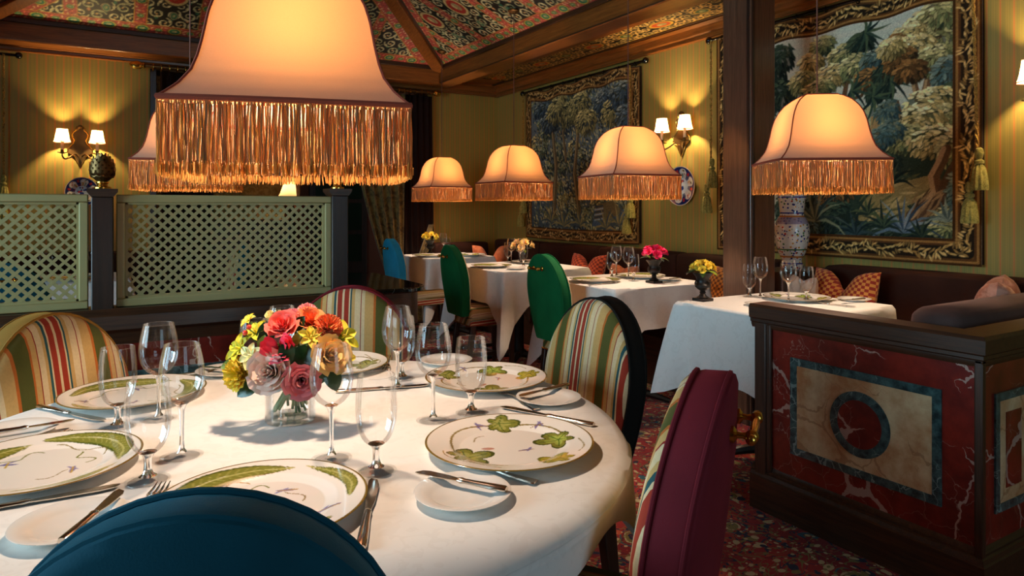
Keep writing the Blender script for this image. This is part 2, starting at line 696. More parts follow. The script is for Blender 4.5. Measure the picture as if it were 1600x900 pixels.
def carpet():
    t = NT('persian_carpet')
    co = t.coord()
    w = t.noise(co, 5.0, 2, 0.5, 0.0, 'Color')
    wv = t.n('VectorMath', {'operation': 'MULTIPLY_ADD'})
    t.put(wv.inputs[0], w)
    wv.inputs[1].default_value = (0.12, 0.12, 0.0)
    t.put(wv.inputs[2], co)
    p = wv.outputs[0]
    red, deep, navy, cream, olive, teal = lin((178, 44, 34)), lin((140, 28, 26)), lin((34, 38, 62)), lin((206, 184, 136)), lin((134, 120, 62)), lin((46, 92, 104))
    ground = t.ramp(t.noise(co, 1.7, 2), [(0.42, deep), (0.62, red)])
    # rosettes with rings
    d = t.voro(p, 5.5)
    rc = t.n('SeparateXYZ', None, Vector=t.voro(p, 5.5, 'F1', 'Color'))
    ring = t.ramp(d, [(0.0, cream), (0.07, lin((150, 40, 26))), (0.15, navy), (0.19, olive), (0.25, cream), (0.275, deep), (0.33, teal), (0.36, red)], 'CONSTANT')
    col = t.mix(t.math('MULTIPLY', t.math('LESS_THAN', d, 0.38), t.math('GREATER_THAN', rc.outputs[0], 0.45)), ground, ring)
    # curling vines
    v1 = t.noise(p, 7.0, 1, 0.4, 1.5)
    vine = t.math('LESS_THAN', t.math('ABSOLUTE', t.math('SUBTRACT', v1, 0.5)), 0.013)
    col = t.mix(vine, col, navy)
    v2 = t.noise(p, 11.0, 1, 0.4, 2.0)
    vine2 = t.math('LESS_THAN', t.math('ABSOLUTE', t.math('SUBTRACT', v2, 0.47)), 0.02)
    col = t.mix(vine2, col, olive)
    # leaves and blossoms
    for sc, thr, stops in ((17.0, 0.30, [(0.0, cream), (0.36, olive), (0.56, navy), (0.70, lin((190, 86, 50))), (0.8, cream)]),
                           (30.0, 0.36, [(0.0, cream), (0.30, navy), (0.48, teal), (0.56, deep), (0.72, olive), (0.88, cream)]),
                           (58.0, 0.36, [(0.0, navy), (0.30, cream), (0.55, lin((196, 84, 56))), (0.75, olive)])):
        vd = t.voro(p, sc)
        sc3 = t.n('SeparateXYZ', None, Vector=t.voro(p, sc, 'F1', 'Color'))
        m = t.math('MULTIPLY', t.math('LESS_THAN', vd, thr), t.math('GREATER_THAN', sc3.outputs[1], 0.44))
        col = t.mix(m, col, t.ramp(sc3.outputs[0], stops, 'CONSTANT'))
    fine = t.noise(co, 260, 2)
    col = t.mix(t.math('MULTIPLY', fine, 0.28), col, lin((20, 10, 10)))
    t.set(Base_Color=col, Roughness=0.95, Sheen_Weight=0.1, Specular_IOR_Level=0.1)
    t.bump(fine, 0.4, 0.004)
    return t.m


M['carpet'] = carpet()


def linen():
    t = NT('white_damask_linen')
    co = t.coord()
    n = t.noise(co, 26, 2, 0.5, 1.6)
    dam = t.math('GREATER_THAN', n, 0.56)
    t.set(Base_Color=t.mix(t.math('MULTIPLY', dam, 0.5), lin((236, 232, 226)), lin((228, 223, 216))), Roughness=t.math('ADD', 0.70, t.math('MULTIPLY', dam, -0.12)),
          Sheen_Weight=0.08, Specular_IOR_Level=0.3)
    t.bump(t.noise(co, 9, 3, 0.5), 0.10, 0.01)
    return t.m


M['linen'] = linen()


def cloth_glow(name, front, through, amount, island=None):
    """fabric that scatters light back and lets part of it through"""
    t = NT(name)
    t.t.nodes.remove(t.bsdf)
    fc, tc = lin(front), lin(through)
    if island:
        r = t.t.nodes.new('ShaderNodeNewGeometry').outputs['Random Per Island']
        fc = t.ramp(r, [(0.0, lin(island[0])), (0.5, lin(front)), (1.0, lin(island[1]))])
        tc = t.ramp(r, [(0.0, lin([c * 0.70 for c in through])), (0.55, lin(through)), (1.0, lin([min(255, c * 1.15) for c in through]))])
    else:
        weave = t.noise(t.coord(), 500, 2)
        fc = t.mix(t.math('MULTIPLY', weave, 0.12), fc, lin((90, 50, 30)))
    d = t.n('BsdfDiffuse', None, Color=fc, Roughness=0.5)
    tr = t.n('BsdfTranslucent', None, Color=tc)
    mx = t.n('MixShader', None, Fac=amount)
    t.t.links.new(d.outputs[0], mx.inputs[1])
    t.t.links.new(tr.outputs[0], mx.inputs[2])
    t.t.links.new(mx.outputs[0], t.out.inputs[0])
    return t.m


M['shade'] = cloth_glow('lampshade_silk', (244, 212, 190), (100, 64, 30), 0.5)
M['fringe'] = cloth_glow('fringe_strands', (206, 162, 114), (255, 196, 128), 0.52, ((184, 160, 132), (220, 160, 96)))
M['fringe_tip'] = cloth_glow('fringe_tufts', (236, 176, 104), (255, 200, 124), 0.60, ((210, 140, 66), (246, 190, 110)))
M['white_shade'] = cloth_glow('white_candle_shade', (250, 236, 210), (255, 230, 180), 0.5)


def thin_glass(name='clear_glass_wall', refl=0.46, tint=0.45):
    """thin-walled glass of a drinking bowl: clear film with its reflection growing at the rim of view"""
    t = NT(name)
    t.t.nodes.remove(t.bsdf)
    lw = t.n('LayerWeight', None, Blend=0.26)
    f = t.math('ADD', 0.02, t.math('MULTIPLY', lw.outputs['Fresnel'], refl))
    edge = t.math('POWER', lw.outputs['Facing'], 7.0)
    tr = t.n('BsdfTransparent', None, Color=t.mix(edge, (0.98, 0.985, 0.985, 1), (0.97 - tint, 1.0 - tint, 1.0 - tint, 1)))
    g = t.n('BsdfGlossy', None, Roughness=0.02, Color=(1, 1, 1, 1))
    mx = t.n('MixShader', None, Fac=f)
    t.t.links.new(tr.outputs[0], mx.inputs[1])
    t.t.links.new(g.outputs[0], mx.inputs[2])
    t.t.links.new(mx.outputs[0], t.out.inputs[0])
    return t.m


M['glass_wall'] = thin_glass()
M['glass_foot'] = thin_glass('clear_glass_foot', 0.14, 0.03)
M['glass'] = plain('solid_glass', (255, 255, 255), 0.02, 0, 0.5, Transmission_Weight=1.0, IOR=1.5)
M['water'] = plain('water', (240, 246, 240), 0.0, 0, 0.5, Transmission_Weight=1.0, IOR=1.33)


def petal(name, inner, outer, k=0.25):
    t = NT(name)
    r = t.t.nodes.new('ShaderNodeNewGeometry').outputs['Random Per Island']
    n = t.noise(t.coord(), 30, 2)
    t.set(Base_Color=t.mix(t.math('MULTIPLY', t.math('ADD', r, n), 0.5), lin(inner), lin(outer)), Roughness=0.6, Sheen_Weight=0.1,
          Subsurface_Weight=k, Subsurface_Scale=0.01, Specular_IOR_Level=0.3)
    return t.m


M['blush'] = petal('blush_petals', (226, 180, 160), (250, 228, 214))
M['mauve'] = petal('mauve_petals', (210, 106, 116), (236, 150, 152))
M['coral'] = petal('coral_petals', (236, 84, 84), (252, 128, 104))
M['hotpink'] = petal('hot_pink_petals', (232, 52, 92), (250, 92, 104))
M['orange'] = petal('orange_petals', (240, 110, 44), (255, 158, 96))
M['yellow'] = petal('yellow_petals', (240, 196, 24), (252, 226, 96))
M['peach'] = petal('peach_petals', (250, 182, 80), (252, 222, 150))
M['cream'] = petal('cream_petals', (240, 222, 140), (250, 240, 190))
M['lime'] = petal('lime_petals', (196, 184, 22), (226, 214, 60))
M['pinkish'] = petal('soft_pink_petals', (244, 138, 140), (252, 186, 180))
M['magenta'] = petal('magenta_petals', (214, 10, 76), (248, 36, 108))
M['berry'] = plain('red_berry', (222, 66, 48), 0.25)


def vase_glaze():
    t = NT('painted_vase_glaze')
    co = t.coord()
    sep = t.n('SeparateXYZ', None, Vector=co)
    z = sep.outputs[2]
    white = lin((232, 228, 220))
    d = t.voro(co, 58)
    rc = t.n('SeparateXYZ', None, Vector=t.voro(co, 58, 'F1', 'Color'))
    m = t.math('MULTIPLY', t.math('LESS_THAN', d, 0.36), t.math('GREATER_THAN', rc.outputs[1], 0.22))
    dots = t.ramp(rc.outputs[0], [(0.0, lin((40, 52, 130))), (0.35, lin((176, 52, 34))), (0.55, lin((60, 110, 50))), (0.72, lin((200, 140, 50))), (0.85, lin((60, 60, 120)))], 'CONSTANT')
    col = t.mix(m, white, dots)
    for z0, hw, c in ((0.035, 0.004, (50, 60, 140)), (0.075, 0.005, (190, 120, 50)), (0.118, 0.004, (60, 110, 60)), (0.315, 0.005, (190, 120, 50)), (0.335, 0.004, (50, 60, 140)), (0.43, 0.004, (60, 70, 150))):
        col = t.mix(t.math('LESS_THAN', t.math('ABSOLUTE', t.math('SUBTRACT', z, z0)), hw), col, lin(c))
    zone = t.math('MULTIPLY', t.math('GREATER_THAN', z, 0.27), t.math('LESS_THAN', z, 0.31))
    col = t.mix(t.math('MULTIPLY', zone, 0.7), col, lin((120, 108, 160)))
    t.set(Base_Color=col, Roughness=0.15, Coat_Weight=0.5, Coat_Roughness=0.05)
    return t.m


M['vase'] = vase_glaze()

# ------------------------------------------------------------------ the room
XR, YB, XL, YF = 3.80, 6.65, -2.60, -2.50
Z_RING, Z_SOFFIT, Z_CORNICE = 2.64, 2.557, 2.435
BX0, BX1, BY1 = -0.76, 2.96, 6.37          # inner edges of the beam ring
SLOPE = 0.45


def structure(o):
    o['kind'] = 'structure'
    return o


structure(box('floor', M['carpet'], XL - 0.15, XR + 0.15, YF - 0.15, 9.4, -0.05, 0.0))
structure(box('wall_right', M['wall_y'], XR, XR + 0.15, YF - 0.15, YB, 0, 2.75))
wb = MB()
wb.box(XL - 0.15, 0.38, YB, YB + 0.15, 0, 2.75)
wb.box(2.90, XR + 0.15, YB, YB + 0.15, 0, 2.75)
wb.box(0.38, 2.90, YB, YB + 0.15, 2.42, 2.75)
structure(wb.build('wall_back', M['wall_x'], smooth=False))
wf = MB()
for q in ((XL - 0.15, 0.5, 0, 2.75), (2.1, XR + 0.15, 0, 2.75), (0.5, 2.1, 0, 0.8), (0.5, 2.1, 2.3, 2.75)):
    wf.box(q[0], q[1], YF - 0.15, YF, q[2], q[3])
structure(wf.build('wall_front', M['wall_x'], smooth=False))
wl = MB()
wins = [(0.80, 1.90), (2.05, 3.15)]
wl.box(XL - 0.15, XL, YF, YB, 0, 0.8)
wl.box(XL - 0.15, XL, YF, YB, 2.3, 2.75)
for a, b in ((YF, 0.80), (1.90, 2.05), (3.15, YB)):
    wl.box(XL - 0.15, XL, a, b, 0.8, 2.3)
structure(wl.build('wall_left', M['wall_y'], smooth=False))
for i, (a, b) in enumerate(wins + [(0.5, 2.1)]):
    w = structure(empty('window_%d' % (i + 1), (XL - 0.08, (a + b) / 2, 0.8) if i < 2 else ((a + b) / 2, YF - 0.08, 0.8), 0.0 if i < 2 else PI / 2))
    f = MB()
    hw = (b - a) / 2
    f.box(-0.04, 0.04, -hw, -hw + 0.06, 0, 1.5)
    f.box(-0.04, 0.04, hw - 0.06, hw, 0, 1.5)
    f.box(-0.04, 0.04, -hw, hw, 0, 0.06)
    f.box(-0.04, 0.04, -hw, hw, 1.44, 1.5)
    f.build('window_frame', M['window_frame'], w, bevel=0.004)
    MB().box(-0.02, 0.02, -0.015, 0.015, 0.06, 1.44).build('mullion', M['window_frame'], w)
    MB().box(-0.02, 0.02, -hw + 0.06, hw - 0.06, 0.74, 0.77).build('transom', M['window_frame'], w)
    for sy in (-1, 1):
        for z0, z1 in ((0.06, 0.74), (0.77, 1.44)):
            y0, y1 = sorted((sy * 0.015, sy * (hw - 0.06)))
            MB().box(-0.003, 0.0, y0, y1, z0, z1).build('pane', M['glass_wall'], w)

# sloped ceiling above the beam ring
ridge_z = Z_RING + SLOPE * (BX1 - BX0) / 2
xm = (BX0 + BX1) / 2
e = 0.012
cm = MB()
cm.add([(BX0, BY1, Z_RING + e), (BX1, BY1, Z_RING + e), (BX1, YF, Z_RING + e), (BX0, YF, Z_RING + e), (xm, BY1 - (BX1 - BX0) / 2, ridge_z + e), (xm, YF, ridge_z + e)],
       [(0, 1, 4), (1, 2, 5, 4), (3, 0, 4, 5)])
for x0, x1, y0, y1 in ((BX1 + 0.18, XR + 0.15, YF, YB + 0.15), (XL - 0.15, BX0 - 0.18, YF, YB + 0.15), (BX0 - 0.18, BX1 + 0.18, BY1 + 0.18, YB + 0.15)):
    cm.box(x0, x1, y0, y1, Z_SOFFIT, Z_SOFFIT + 0.05)
ceiling = structure(cm.build('ceiling', M['beam_y'], smooth=False))


def spiral(cv, cx, cy, r, a0, turn, col, wd):
    pts = []
    for k in range(20):
        t = k / 19
        rr = r * (1 - 0.82 * t)
        a = a0 + turn * t * 2 * PI * 1.35
        pts.append((cx + rr * math.cos(a), cy + rr * math.sin(a)))
    cv.stroke(pts, [wd * (1 - 0.4 * k / 19) for k in range(20)], col)
    for k in (3, 7, 11):
        p, q = pts[k], pts[k + 1]
        ang = math.atan2(q[1] - p[1], q[0] - p[0])
        cv.leaf(p[0] + 0.02 * math.cos(ang + turn * 2.2), p[1] + 0.02 * math.sin(ang + turn * 2.2), 0.022, 0.008, ang + turn * 2.2, col)
    cv.ellipse(pts[-1][0], pts[-1][1], 0.009, 0.009, (206, 160, 96))


def medallion(cv, x, y, rx, ry, rim, fill, rot=0.0):
    cv.ellipse(x, y, rx * 1.22, ry * 1.22, (30, 20, 14), rot)
    cv.ellipse(x, y, rx * 1.12, ry * 1.12, rim, rot)
    cv.ellipse(x, y, rx * 0.86, ry * 0.86, fill, rot)
    cv.ellipse(x - 0.1 * rx, y, rx * 0.42, ry * 0.5, (150, 156, 104), rot, 0.8)
    cv.ellipse(x + 0.2 * rx, y + 0.1 * ry, rx * 0.2, ry * 0.3, (196, 176, 120), rot, 0.8)


def red_band(cv, p, q, w):
    cv.stroke([p, q], w + 0.012, (206, 160, 56))
    cv.stroke([p, q], w, (170, 72, 60))
    L = math.hypot(q[0] - p[0], q[1] - p[1])
    n = int(L / 0.034)
    ux, uy = (q[0] - p[0]) / L, (q[1] - p[1]) / L
    for k in range(n):
        t = (k + 0.5) / n * L
        for s in (-1, 1):
            off = s * w * random.uniform(0.12, 0.36)
            x, y = p[0] + ux * t - uy * off, p[1] + uy * t + ux * off
            cv.leaf(x, y, 0.018, 0.006, random.uniform(0, PI), (214, 180, 126) if random.random() < 0.6 else (222, 112, 84))


def ceiling_canvas(s0, s1, bays, hips):
    cv = Canvas(s0, s1, 0.0, 0.95, 0.0075, (20, 20, 17))
    cream = (206, 198, 148)
    y = 0.15
    row = 0
    while y < 0.95:
        x = s0 + 0.04 + 0.06 * (row % 2)
        while x < s1:
            d = 1 if int((x - s0) / 0.12) % 2 == row % 2 else -1
            spiral(cv, x, y, 0.058, random.uniform(0, 6.28), d, cream if random.random() < 0.75 else (176, 176, 128), 0.012)
            if random.random() < 0.6:
                cv.ellipse(x + 0.055, y + 0.05, 0.013, 0.018, (36, 104, 76) if random.random() < 0.6 else (196, 140, 92))
            x += 0.115
        y += 0.105
        row += 1
    for a, b in zip(bays, bays[1:]):
        c = (a + b) / 2
        medallion(cv, c, 0.24, 0.026, 0.04, (170, 164, 118), (30, 96, 70))
        medallion(cv, c, 0.47, 0.085, 0.10, (190, 170, 110), (160, 44, 34))
        medallion(cv, c, 0.76, 0.05, 0.05, (206, 160, 56), (30, 96, 70))
    for s in bays:
        red_band(cv, (s, 0), (s, 1.0), 0.085)
        for k in range(6):
            medallion(cv, s, 0.20 + 0.17 * k, 0.034 if k % 2 else 0.024, 0.03 if k % 2 else 0.02, (214, 176, 66), (24, 110, 76))
    for p, q in hips:
        red_band(cv, p, q, 0.10)
        for k in range(7):
            f = 0.07 + 0.15 * k
            medallion(cv, p[0] + (q[0] - p[0]) * f, p[1] + (q[1] - p[1]) * f, 0.036 if k % 2 else 0.02, 0.03 if k % 2 else 0.016, (214, 176, 66), (24, 110, 76))
    red_band(cv, (s0, 0.055), (s1, 0.055), 0.10)
    x = s0 + 0.10
    k = 0
    while x < s1:
        big = k % 2 == 0
        medallion(cv, x, 0.055, 0.046 if big else 0.026, 0.034 if big else 0.018, (214, 176, 66), (24, 110, 76))
        x += 0.1175 * 2 / 2 + 0.0
        k += 1
    cv.noise(0.10)
    return cv


hb = 0.15   # half width of the hip beam in plan, plus its border
cvb = ceiling_canvas(BX0, BX1, [BX0 + 0.55 + 0.47 * k for k in range(6)], [((BX0 + hb, 0), (BX0 + hb + 0.95, 0.95)), ((BX1 - hb, 0), (BX1 - hb - 0.95, 0.95))])
canvas_sheet('ceiling_panel', cvb, lambda X, Y: np.stack([X, BY1 - Y, Z_RING + SLOPE * Y], 1), M['ceiling_paint'], ceiling)
cvr = ceiling_canvas(2.6, BY1, [BY1 - 0.62 - 0.47 * k for k in range(7)][::-1], [((BY1 - hb, 0), (BY1 - hb - 0.95, 0.95))])
canvas_sheet('ceiling_panel', cvr, lambda X, Y: np.stack([BX1 - Y, X, Z_RING + SLOPE * Y], 1), M['ceiling_paint'], ceiling)
cvl = Canvas(4.6, BY1, 0, 0.95, 0.02, (150, 60, 40))
red_band(cvl, (4.6, 0.055), (BY1, 0.055), 0.1)
canvas_sheet('ceiling_panel', cvl, lambda X, Y: np.stack([BX0 + Y, X, Z_RING + SLOPE * Y], 1), M['ceiling_paint'], ceiling)

# painted strip of the flat soffit along the right wall
cvs = Canvas(1.6, 6.28, 3.385, 3.675, 0.0075, (24, 20, 12))
y = 1.62
k = 0
while y < 6.28:
    for x in (3.43, 3.53, 3.63):
        spiral(cvs, y + random.uniform(-0.01, 0.01), x, 0.055, random.uniform(0, 6.28), 1 if (k % 2) else -1, (222, 180, 104) if random.random() < 0.7 else (180, 156, 96), 0.012)
    y += 0.085
    k += 1
for k in range(12):
    y = 1.75 + 0.40 * k
    medallion(cvs, y, 3.53, 0.10 if k % 2 else 0.06, 0.06 if k % 2 else 0.045, (206, 160, 56), (186, 76, 34) if k % 2 else (60, 90, 56))
cvs.stroke([(1.6, 3.387), (6.28, 3.387)], 0.012, (206, 160, 56))
cvs.stroke([(1.6, 3.673), (6.28, 3.673)], 0.012, (206, 160, 56))
canvas_sheet('soffit_panel', cvs, lambda X, Y: np.stack([Y, X, np.full_like(X, Z_SOFFIT - 0.006)], 1), M['ceiling_paint'], ceiling)

# beams, hips, cornices
tn = [0]


def trim(mb, mat, bevel=0.004):
    tn[0] += 1
    return structure(mb.build('trim_%d' % tn[0], mat, bevel=bevel))


for x0, x1, mt in ((BX1, BX1 + 0.18, 'beam_y'), (BX0 - 0.18, BX0, 'beam_y')):
    t = trim(MB().box(x0, x1, YF, BY1 + 0.18, 2.467, Z_RING + 0.01), M[mt], 0.012)
    s = 1 if x0 > 0 else -1
    xf = BX1 if s > 0 else BX0
    MB().box(min(xf, xf - s * 0.02), max(xf, xf - s * 0.02), YF, BY1, Z_RING - 0.035, Z_RING + 0.004).build('moulding', M['dark_y'], t, bevel=0.006)
    MB().box(min(xf, xf - s * 0.006), max(xf, xf - s * 0.006), YF, BY1, 2.472, 2.482).build('bead', M['dark_y'], t)
t = trim(MB().box(BX0, BX1, BY1, BY1 + 0.18, 2.467, Z_RING + 0.01), M['beam_x'], 0.012)
MB().box(BX0, BX1, BY1 - 0.02, BY1, Z_RING - 0.035, Z_RING + 0.004).build('moulding', M['dark_x'], t, bevel=0.006)


def hip(x, sx):
    a = Vector((x, BY1, Z_RING - 0.03))
    b = Vector((xm, BY1 - (BX1 - BX0) / 2, ridge_z - 0.03))
    d = (b - a).normalized()
    side = d.cross(Vector((0, 0, 1))).normalized()
    up = side.cross(d)
    m = MB()
    vs = []
    for p in (a - d * 0.03, b):
        for u, v in ((-0.062, -0.03), (0.062, -0.03), (0.062, 0.06), (-0.062, 0.06)):
            vs.append(p + side * u + up * v)
    m.add(vs, [(3, 2, 1, 0), (4, 5, 6, 7), (0, 1, 5, 4), (1, 2, 6, 5), (2, 3, 7, 6), (3, 0, 4, 7)])
    t = trim(m, M['beam_y'], 0.008)
    for s in (-1, 1):
        vs = []
        for p in (a, b):
            for u, v in ((0.062, 0.0), (0.082, 0.0), (0.082, 0.05), (0.062, 0.05)):
                vs.append(p + side * u * s + up * v)
        MB().add(vs, [(3, 2, 1, 0), (4, 5, 6, 7), (0, 1, 5, 4), (1, 2, 6, 5), (2, 3, 7, 6), (3, 0, 4, 7)]).build('moulding', M['dark_y'], t)


hip(BX1, -1)
hip(BX0, 1)
# soffit boards beside the painted strip
trim(MB().box(BX1 + 0.18, 3.385, YF, YB, Z_SOFFIT - 0.012, Z_SOFFIT), M['beam_y'], 0.003)
trim(MB().box(3.675, 3.70, YF, YB, Z_SOFFIT - 0.014, Z_SOFFIT), M['dark_y'], 0.003)
c = trim(MB().prism([(3.70, Z_SOFFIT), (3.70, 2.535), (3.735, 2.52), (3.745, 2.475), (3.765, 2.465), (3.768, Z_CORNICE), (XR, Z_CORNICE), (XR, Z_SOFFIT)], YF, YB, 'y'), M['beam_y'], 0)
MB().tube([(3.765, YF, Z_CORNICE + 0.004), (3.765, YB, Z_CORNICE + 0.004)], 0.008, 8).build('bead', M['beam_y'], c)
c = trim(MB().prism([(6.55, Z_SOFFIT), (6.55, 2.535), (6.585, 2.52), (6.595, 2.475), (6.615, 2.465), (6.618, Z_CORNICE), (YB, Z_CORNICE), (YB, Z_SOFFIT)], XL, XR, 'x'), M['beam_x'], 0)
MB().tube([(XL, 6.613, Z_CORNICE + 0.004), (XR, 6.613, Z_CORNICE + 0.004)], 0.008, 8).build('bead', M['beam_x'], c)
# casing of the opening in the back wall
cs = trim(MB().box(0.35, 0.40, YB - 0.02, YB + 0.17, 0, 2.43), M['leg'])
cs = trim(MB().box(2.88, 2.93, YB - 0.02, YB + 0.17, 0, 2.43), M['leg'])

# the wooden column beside the booths
col = structure(MB().box(3.055, 3.255, 2.54, 2.74, 0, Z_SOFFIT).build('column', M['col_z'], bevel=0.006))
MB().box(3.05, 3.06, 2.551, 2.566, 0, Z_SOFFIT).build('bead', M['leg'], col)
MB().box(3.066, 3.081, 2.535, 2.545, 0, Z_SOFFIT).build('bead', M['leg'], col)

# ------------------------------------------------------------------ lattice partition behind the round table
YP = 3.00
part = empty('lattice_partition', (0, YP, 0))
tag(part, 'dark wood and red marble partition topped by olive lattice panels behind the round table', 'partition')
X0, X1 = -1.55, 0.93
MB().box(X0, X1, -0.07, 0.07, 0.0, 0.10).build('plinth', M['dark_x'], part, bevel=0.006)
MB().box(X0, X1, -0.05, 0.05, 0.10, 0.70).build('marble_wall', M['red_marble'], part, smooth=False)
MB().prism([(-0.09, 0.75), (-0.085, 0.80), (-0.06, 0.825), (0.06, 0.825), (0.085, 0.80), (0.09, 0.75), (0.065, 0.735), (0.055, 0.69), (-0.055, 0.69), (-0.065, 0.735)], X0, X1, 'x').build('cap_rail', M['dark_x'], part)
# inlaid panels low on the marble
for a, b in ((-1.5, -0.30), (-0.20, 0.88)):
    fr = MB()
    for q in ((a, b, 0.555, 0.585), (a, b, 0.17, 0.20), (a, a + 0.03, 0.2, 0.555), (b - 0.03, b, 0.2, 0.555)):
        fr.box(q[0], q[1], -0.055, -0.05, q[2], q[3])
    inl = fr.build('marble_inlay', M['teal_marble'], part, smooth=False)
    MB().box(a + 0.03, b - 0.03, -0.054, -0.05, 0.2, 0.555).build('cream_field', M['cream_marble'], inl, smooth=False)


def slat_panel(xa, xb, z0, z1):
    fw = 0.030
    f = MB()
    for q in ((xa, xb, z0, z0 + fw), (xa, xb, z1 - fw, z1), (xa, xa + fw, z0 + fw, z1 - fw), (xb - fw, xb, z0 + fw, z1 - fw)):
        f.box(q[0], q[1], -0.022, 0.022, q[2], q[3])
    fr = f.build('lattice_frame', M['lattice'], part, bevel=0.004)
    g = MB()
    ia, ib, iz0, iz1 = xa + fw, xb - fw, z0 + fw, z1 - fw
    for q in ((ia, ib, iz0, iz0 + 0.008), (ia, ib, iz1 - 0.008, iz1), (ia, ia + 0.008, iz0, iz1), (ib - 0.008, ib, iz0, iz1)):
        g.box(q[0], q[1], -0.014, 0.014, q[2], q[3])
    g.build('inner_bead', M['lattice'], fr)
    pitch, hw = 0.0375, 0.0062
    H = iz1 - iz0
    for s, yy in ((1, -0.004), (-1, -0.0034)):
        k0 = int((ia - H) / pitch) - 1
        for k in range(k0, int((ib + H) / pitch) + 2):
            # centre line x = k*pitch + s*(z-iz0)
            base = k * pitch if s > 0 else k * pitch + H
            za, zb = 0.0, H
            xs0 = base if s > 0 else k * pitch + H
            def X(z):
                return (k * pitch + z) if s > 0 else (k * pitch + H - z)
            zs = [z for z in (0.0, H)]
            lo, hi = 0.0, H
            if s > 0:
                lo, hi = max(0.0, ia - k * pitch), min(H, ib - k * pitch)
            else:
                lo, hi = max(0.0, k * pitch + H - ib), min(H, k * pitch + H - ia)
            if hi - lo < 0.015:
                continue
            w = hw * math.sqrt(2)
            pts = [(X(lo) - w, iz0 + lo), (X(lo) + w, iz0 + lo), (X(hi) + w, iz0 + hi), (X(hi) - w, iz0 + hi)]
            pts = [(min(max(p[0], ia - 0.004), ib + 0.004), p[1]) for p in pts]
            MB().prism(pts, yy, yy + 0.004, 'y').build('slat', M['lattice'], fr, smooth=False)


slat_panel(-1.35, -0.045, 0.826, 1.251)
slat_panel(0.045, 0.865, 0.826, 1.251)


def finial(parent, z, k=1.0):
    m = MB()
    m.lathe([(1e-4, 0), (0.030, 0), (0.030, 0.006), (0.020, 0.010), (0.017, 0.018), (0.021, 0.022), (0.021, 0.027), (0.012, 0.03)], 24, (0, 0, z))
    f = m.build('finial', M['brass'], parent)
    c = MB()
    c.lathe([(0.014, 0.026), (0.032, 0.042), (0.040, 0.065), (0.038, 0.09), (0.028, 0.112), (0.012, 0.126), (1e-4, 0.129)], 20, (0, 0, z))
    prof = [(0.036, 0.033), (0.06, 0.0405), (0.09, 0.0385), (0.112, 0.028), (0.126, 0.012)]
    n = 0
    for ring in range(8):
        zz = 0.046 + ring * 0.0108
        r = interp(prof, zz)
        cnt = 12 if ring < 5 else 9
        for j in range(cnt):
            a = 2 * PI * (j + 0.5 * (ring % 2)) / cnt
            w = 2 * PI * r / cnt * 0.55
            ca, sa = math.cos(a), math.sin(a)
            def P(u, v, o):
                return ((r + o) * ca - u * sa, (r + o) * sa + u * ca, z + zz + v)
            c.add([P(-w, -0.004, 0.001), P(w, -0.004, 0.001), P(w * 0.7, 0.009, 0.0025), P(-w * 0.7, 0.009, 0.0025), P(0, 0.0145, 0.0035), P(0, 0.002, 0.0048)],
                  [(0, 1, 5), (1, 2, 5), (2, 4, 5), (4, 3, 5), (3, 0, 5)])
    c.build('pine_cone', M['bronze'], f, angle=30)
    c2 = MB()
    for j in range(12):
        a = 2 * PI * j / 12
        ca, sa = math.cos(a), math.sin(a)
        c2.add([(0.020 * ca - 0.006 * sa, 0.020 * sa + 0.006 * ca, z + 0.03), (0.020 * ca + 0.006 * sa, 0.020 * sa - 0.006 * ca, z + 0.03),
                (0.043 * ca + 0.008 * sa, 0.043 * sa - 0.008 * ca, z + 0.052), (0.043 * ca - 0.008 * sa, 0.043 * sa + 0.008 * ca, z + 0.052), (0.049 * ca, 0.049 * sa, z + 0.066)],
               [(0, 1, 2, 3), (3, 2, 4)])
    c2.build('leaf_cup', M['bronze'], f)


for xp, zt in ((0.0, 1.272), (0.895, 1.285)):
    p = MB().box(-0.036, 0.036, -0.045, 0.045, 0.10, zt - 0.03).build('post', M['post'], part, bevel=0.004)
    p.location = (xp, 0, 0)
    MB().prism([(-0.05, zt - 0.012), (-0.05, zt), (0.05, zt), (0.05, zt - 0.012), (0.036, zt - 0.03), (-0.036, zt - 0.03)], -0.052, 0.052, 'y').build('post_cap', M['dark_x'], p)
    finial(p, zt)

# ------------------------------------------------------------------ marble booth enclosure on the right
bo = empty('booth_enclosure', (2.26, 1.035, 0))
tag(bo, 'low booth wall with red, teal and cream marble panels under a dark wooden cap', 'booth')
BL, BH = 0.815, 0.815          # length along the aisle
box('aisle_wall', M['red_marble'], 0.0, 0.065, 0.0, BL - 0.03, 0.10, 0.745, bo)
box('side_wall', M['red_marble'], 0.065, 1.535, 0.0, 0.09, 0.10, 0.745, bo)
# base, mouldings and cap run round the corner in one mitred sweep each
def corner_sweep(name, prof, mat):
    k = len(prof)
    vs = [(p, BL + 0.018, z) for p, z in prof] + [(p, p, z) for p, z in prof] + [(1.535, p, z) for p, z in prof]
    fs = [tuple(range(k)), tuple(range(2 * k, 3 * k))[::-1]]
    for r in (0, k):
        for i in range(k):
            fs.append((r + i, r + k + i, r + k + (i + 1) % k, r + (i + 1) % k))
    return MB().add(vs, fs).build(name, mat, bo, angle=25)


corner_sweep('plinth', [(-0.022, 0.0), (-0.022, 0.13), (-0.018, 0.135), (0.075, 0.135), (0.075, 0.0)], M['dark_y'])
corner_sweep('base_moulding', [(-0.018, 0.135), (-0.015, 0.148), (-0.010, 0.153), (-0.010, 0.160), (-0.004, 0.166), (0.0, 0.176), (0.03, 0.176), (0.03, 0.135)], M['dark_x'])
corner_sweep('cap', [(-0.006, 0.722), (-0.012, 0.735), (-0.012, 0.742), (-0.018, 0.747), (-0.018, 0.758), (-0.026, 0.764), (-0.028, 0.806), (-0.020, 0.817), (0.085, 0.817), (0.085, 0.722)], M['dark_y'])
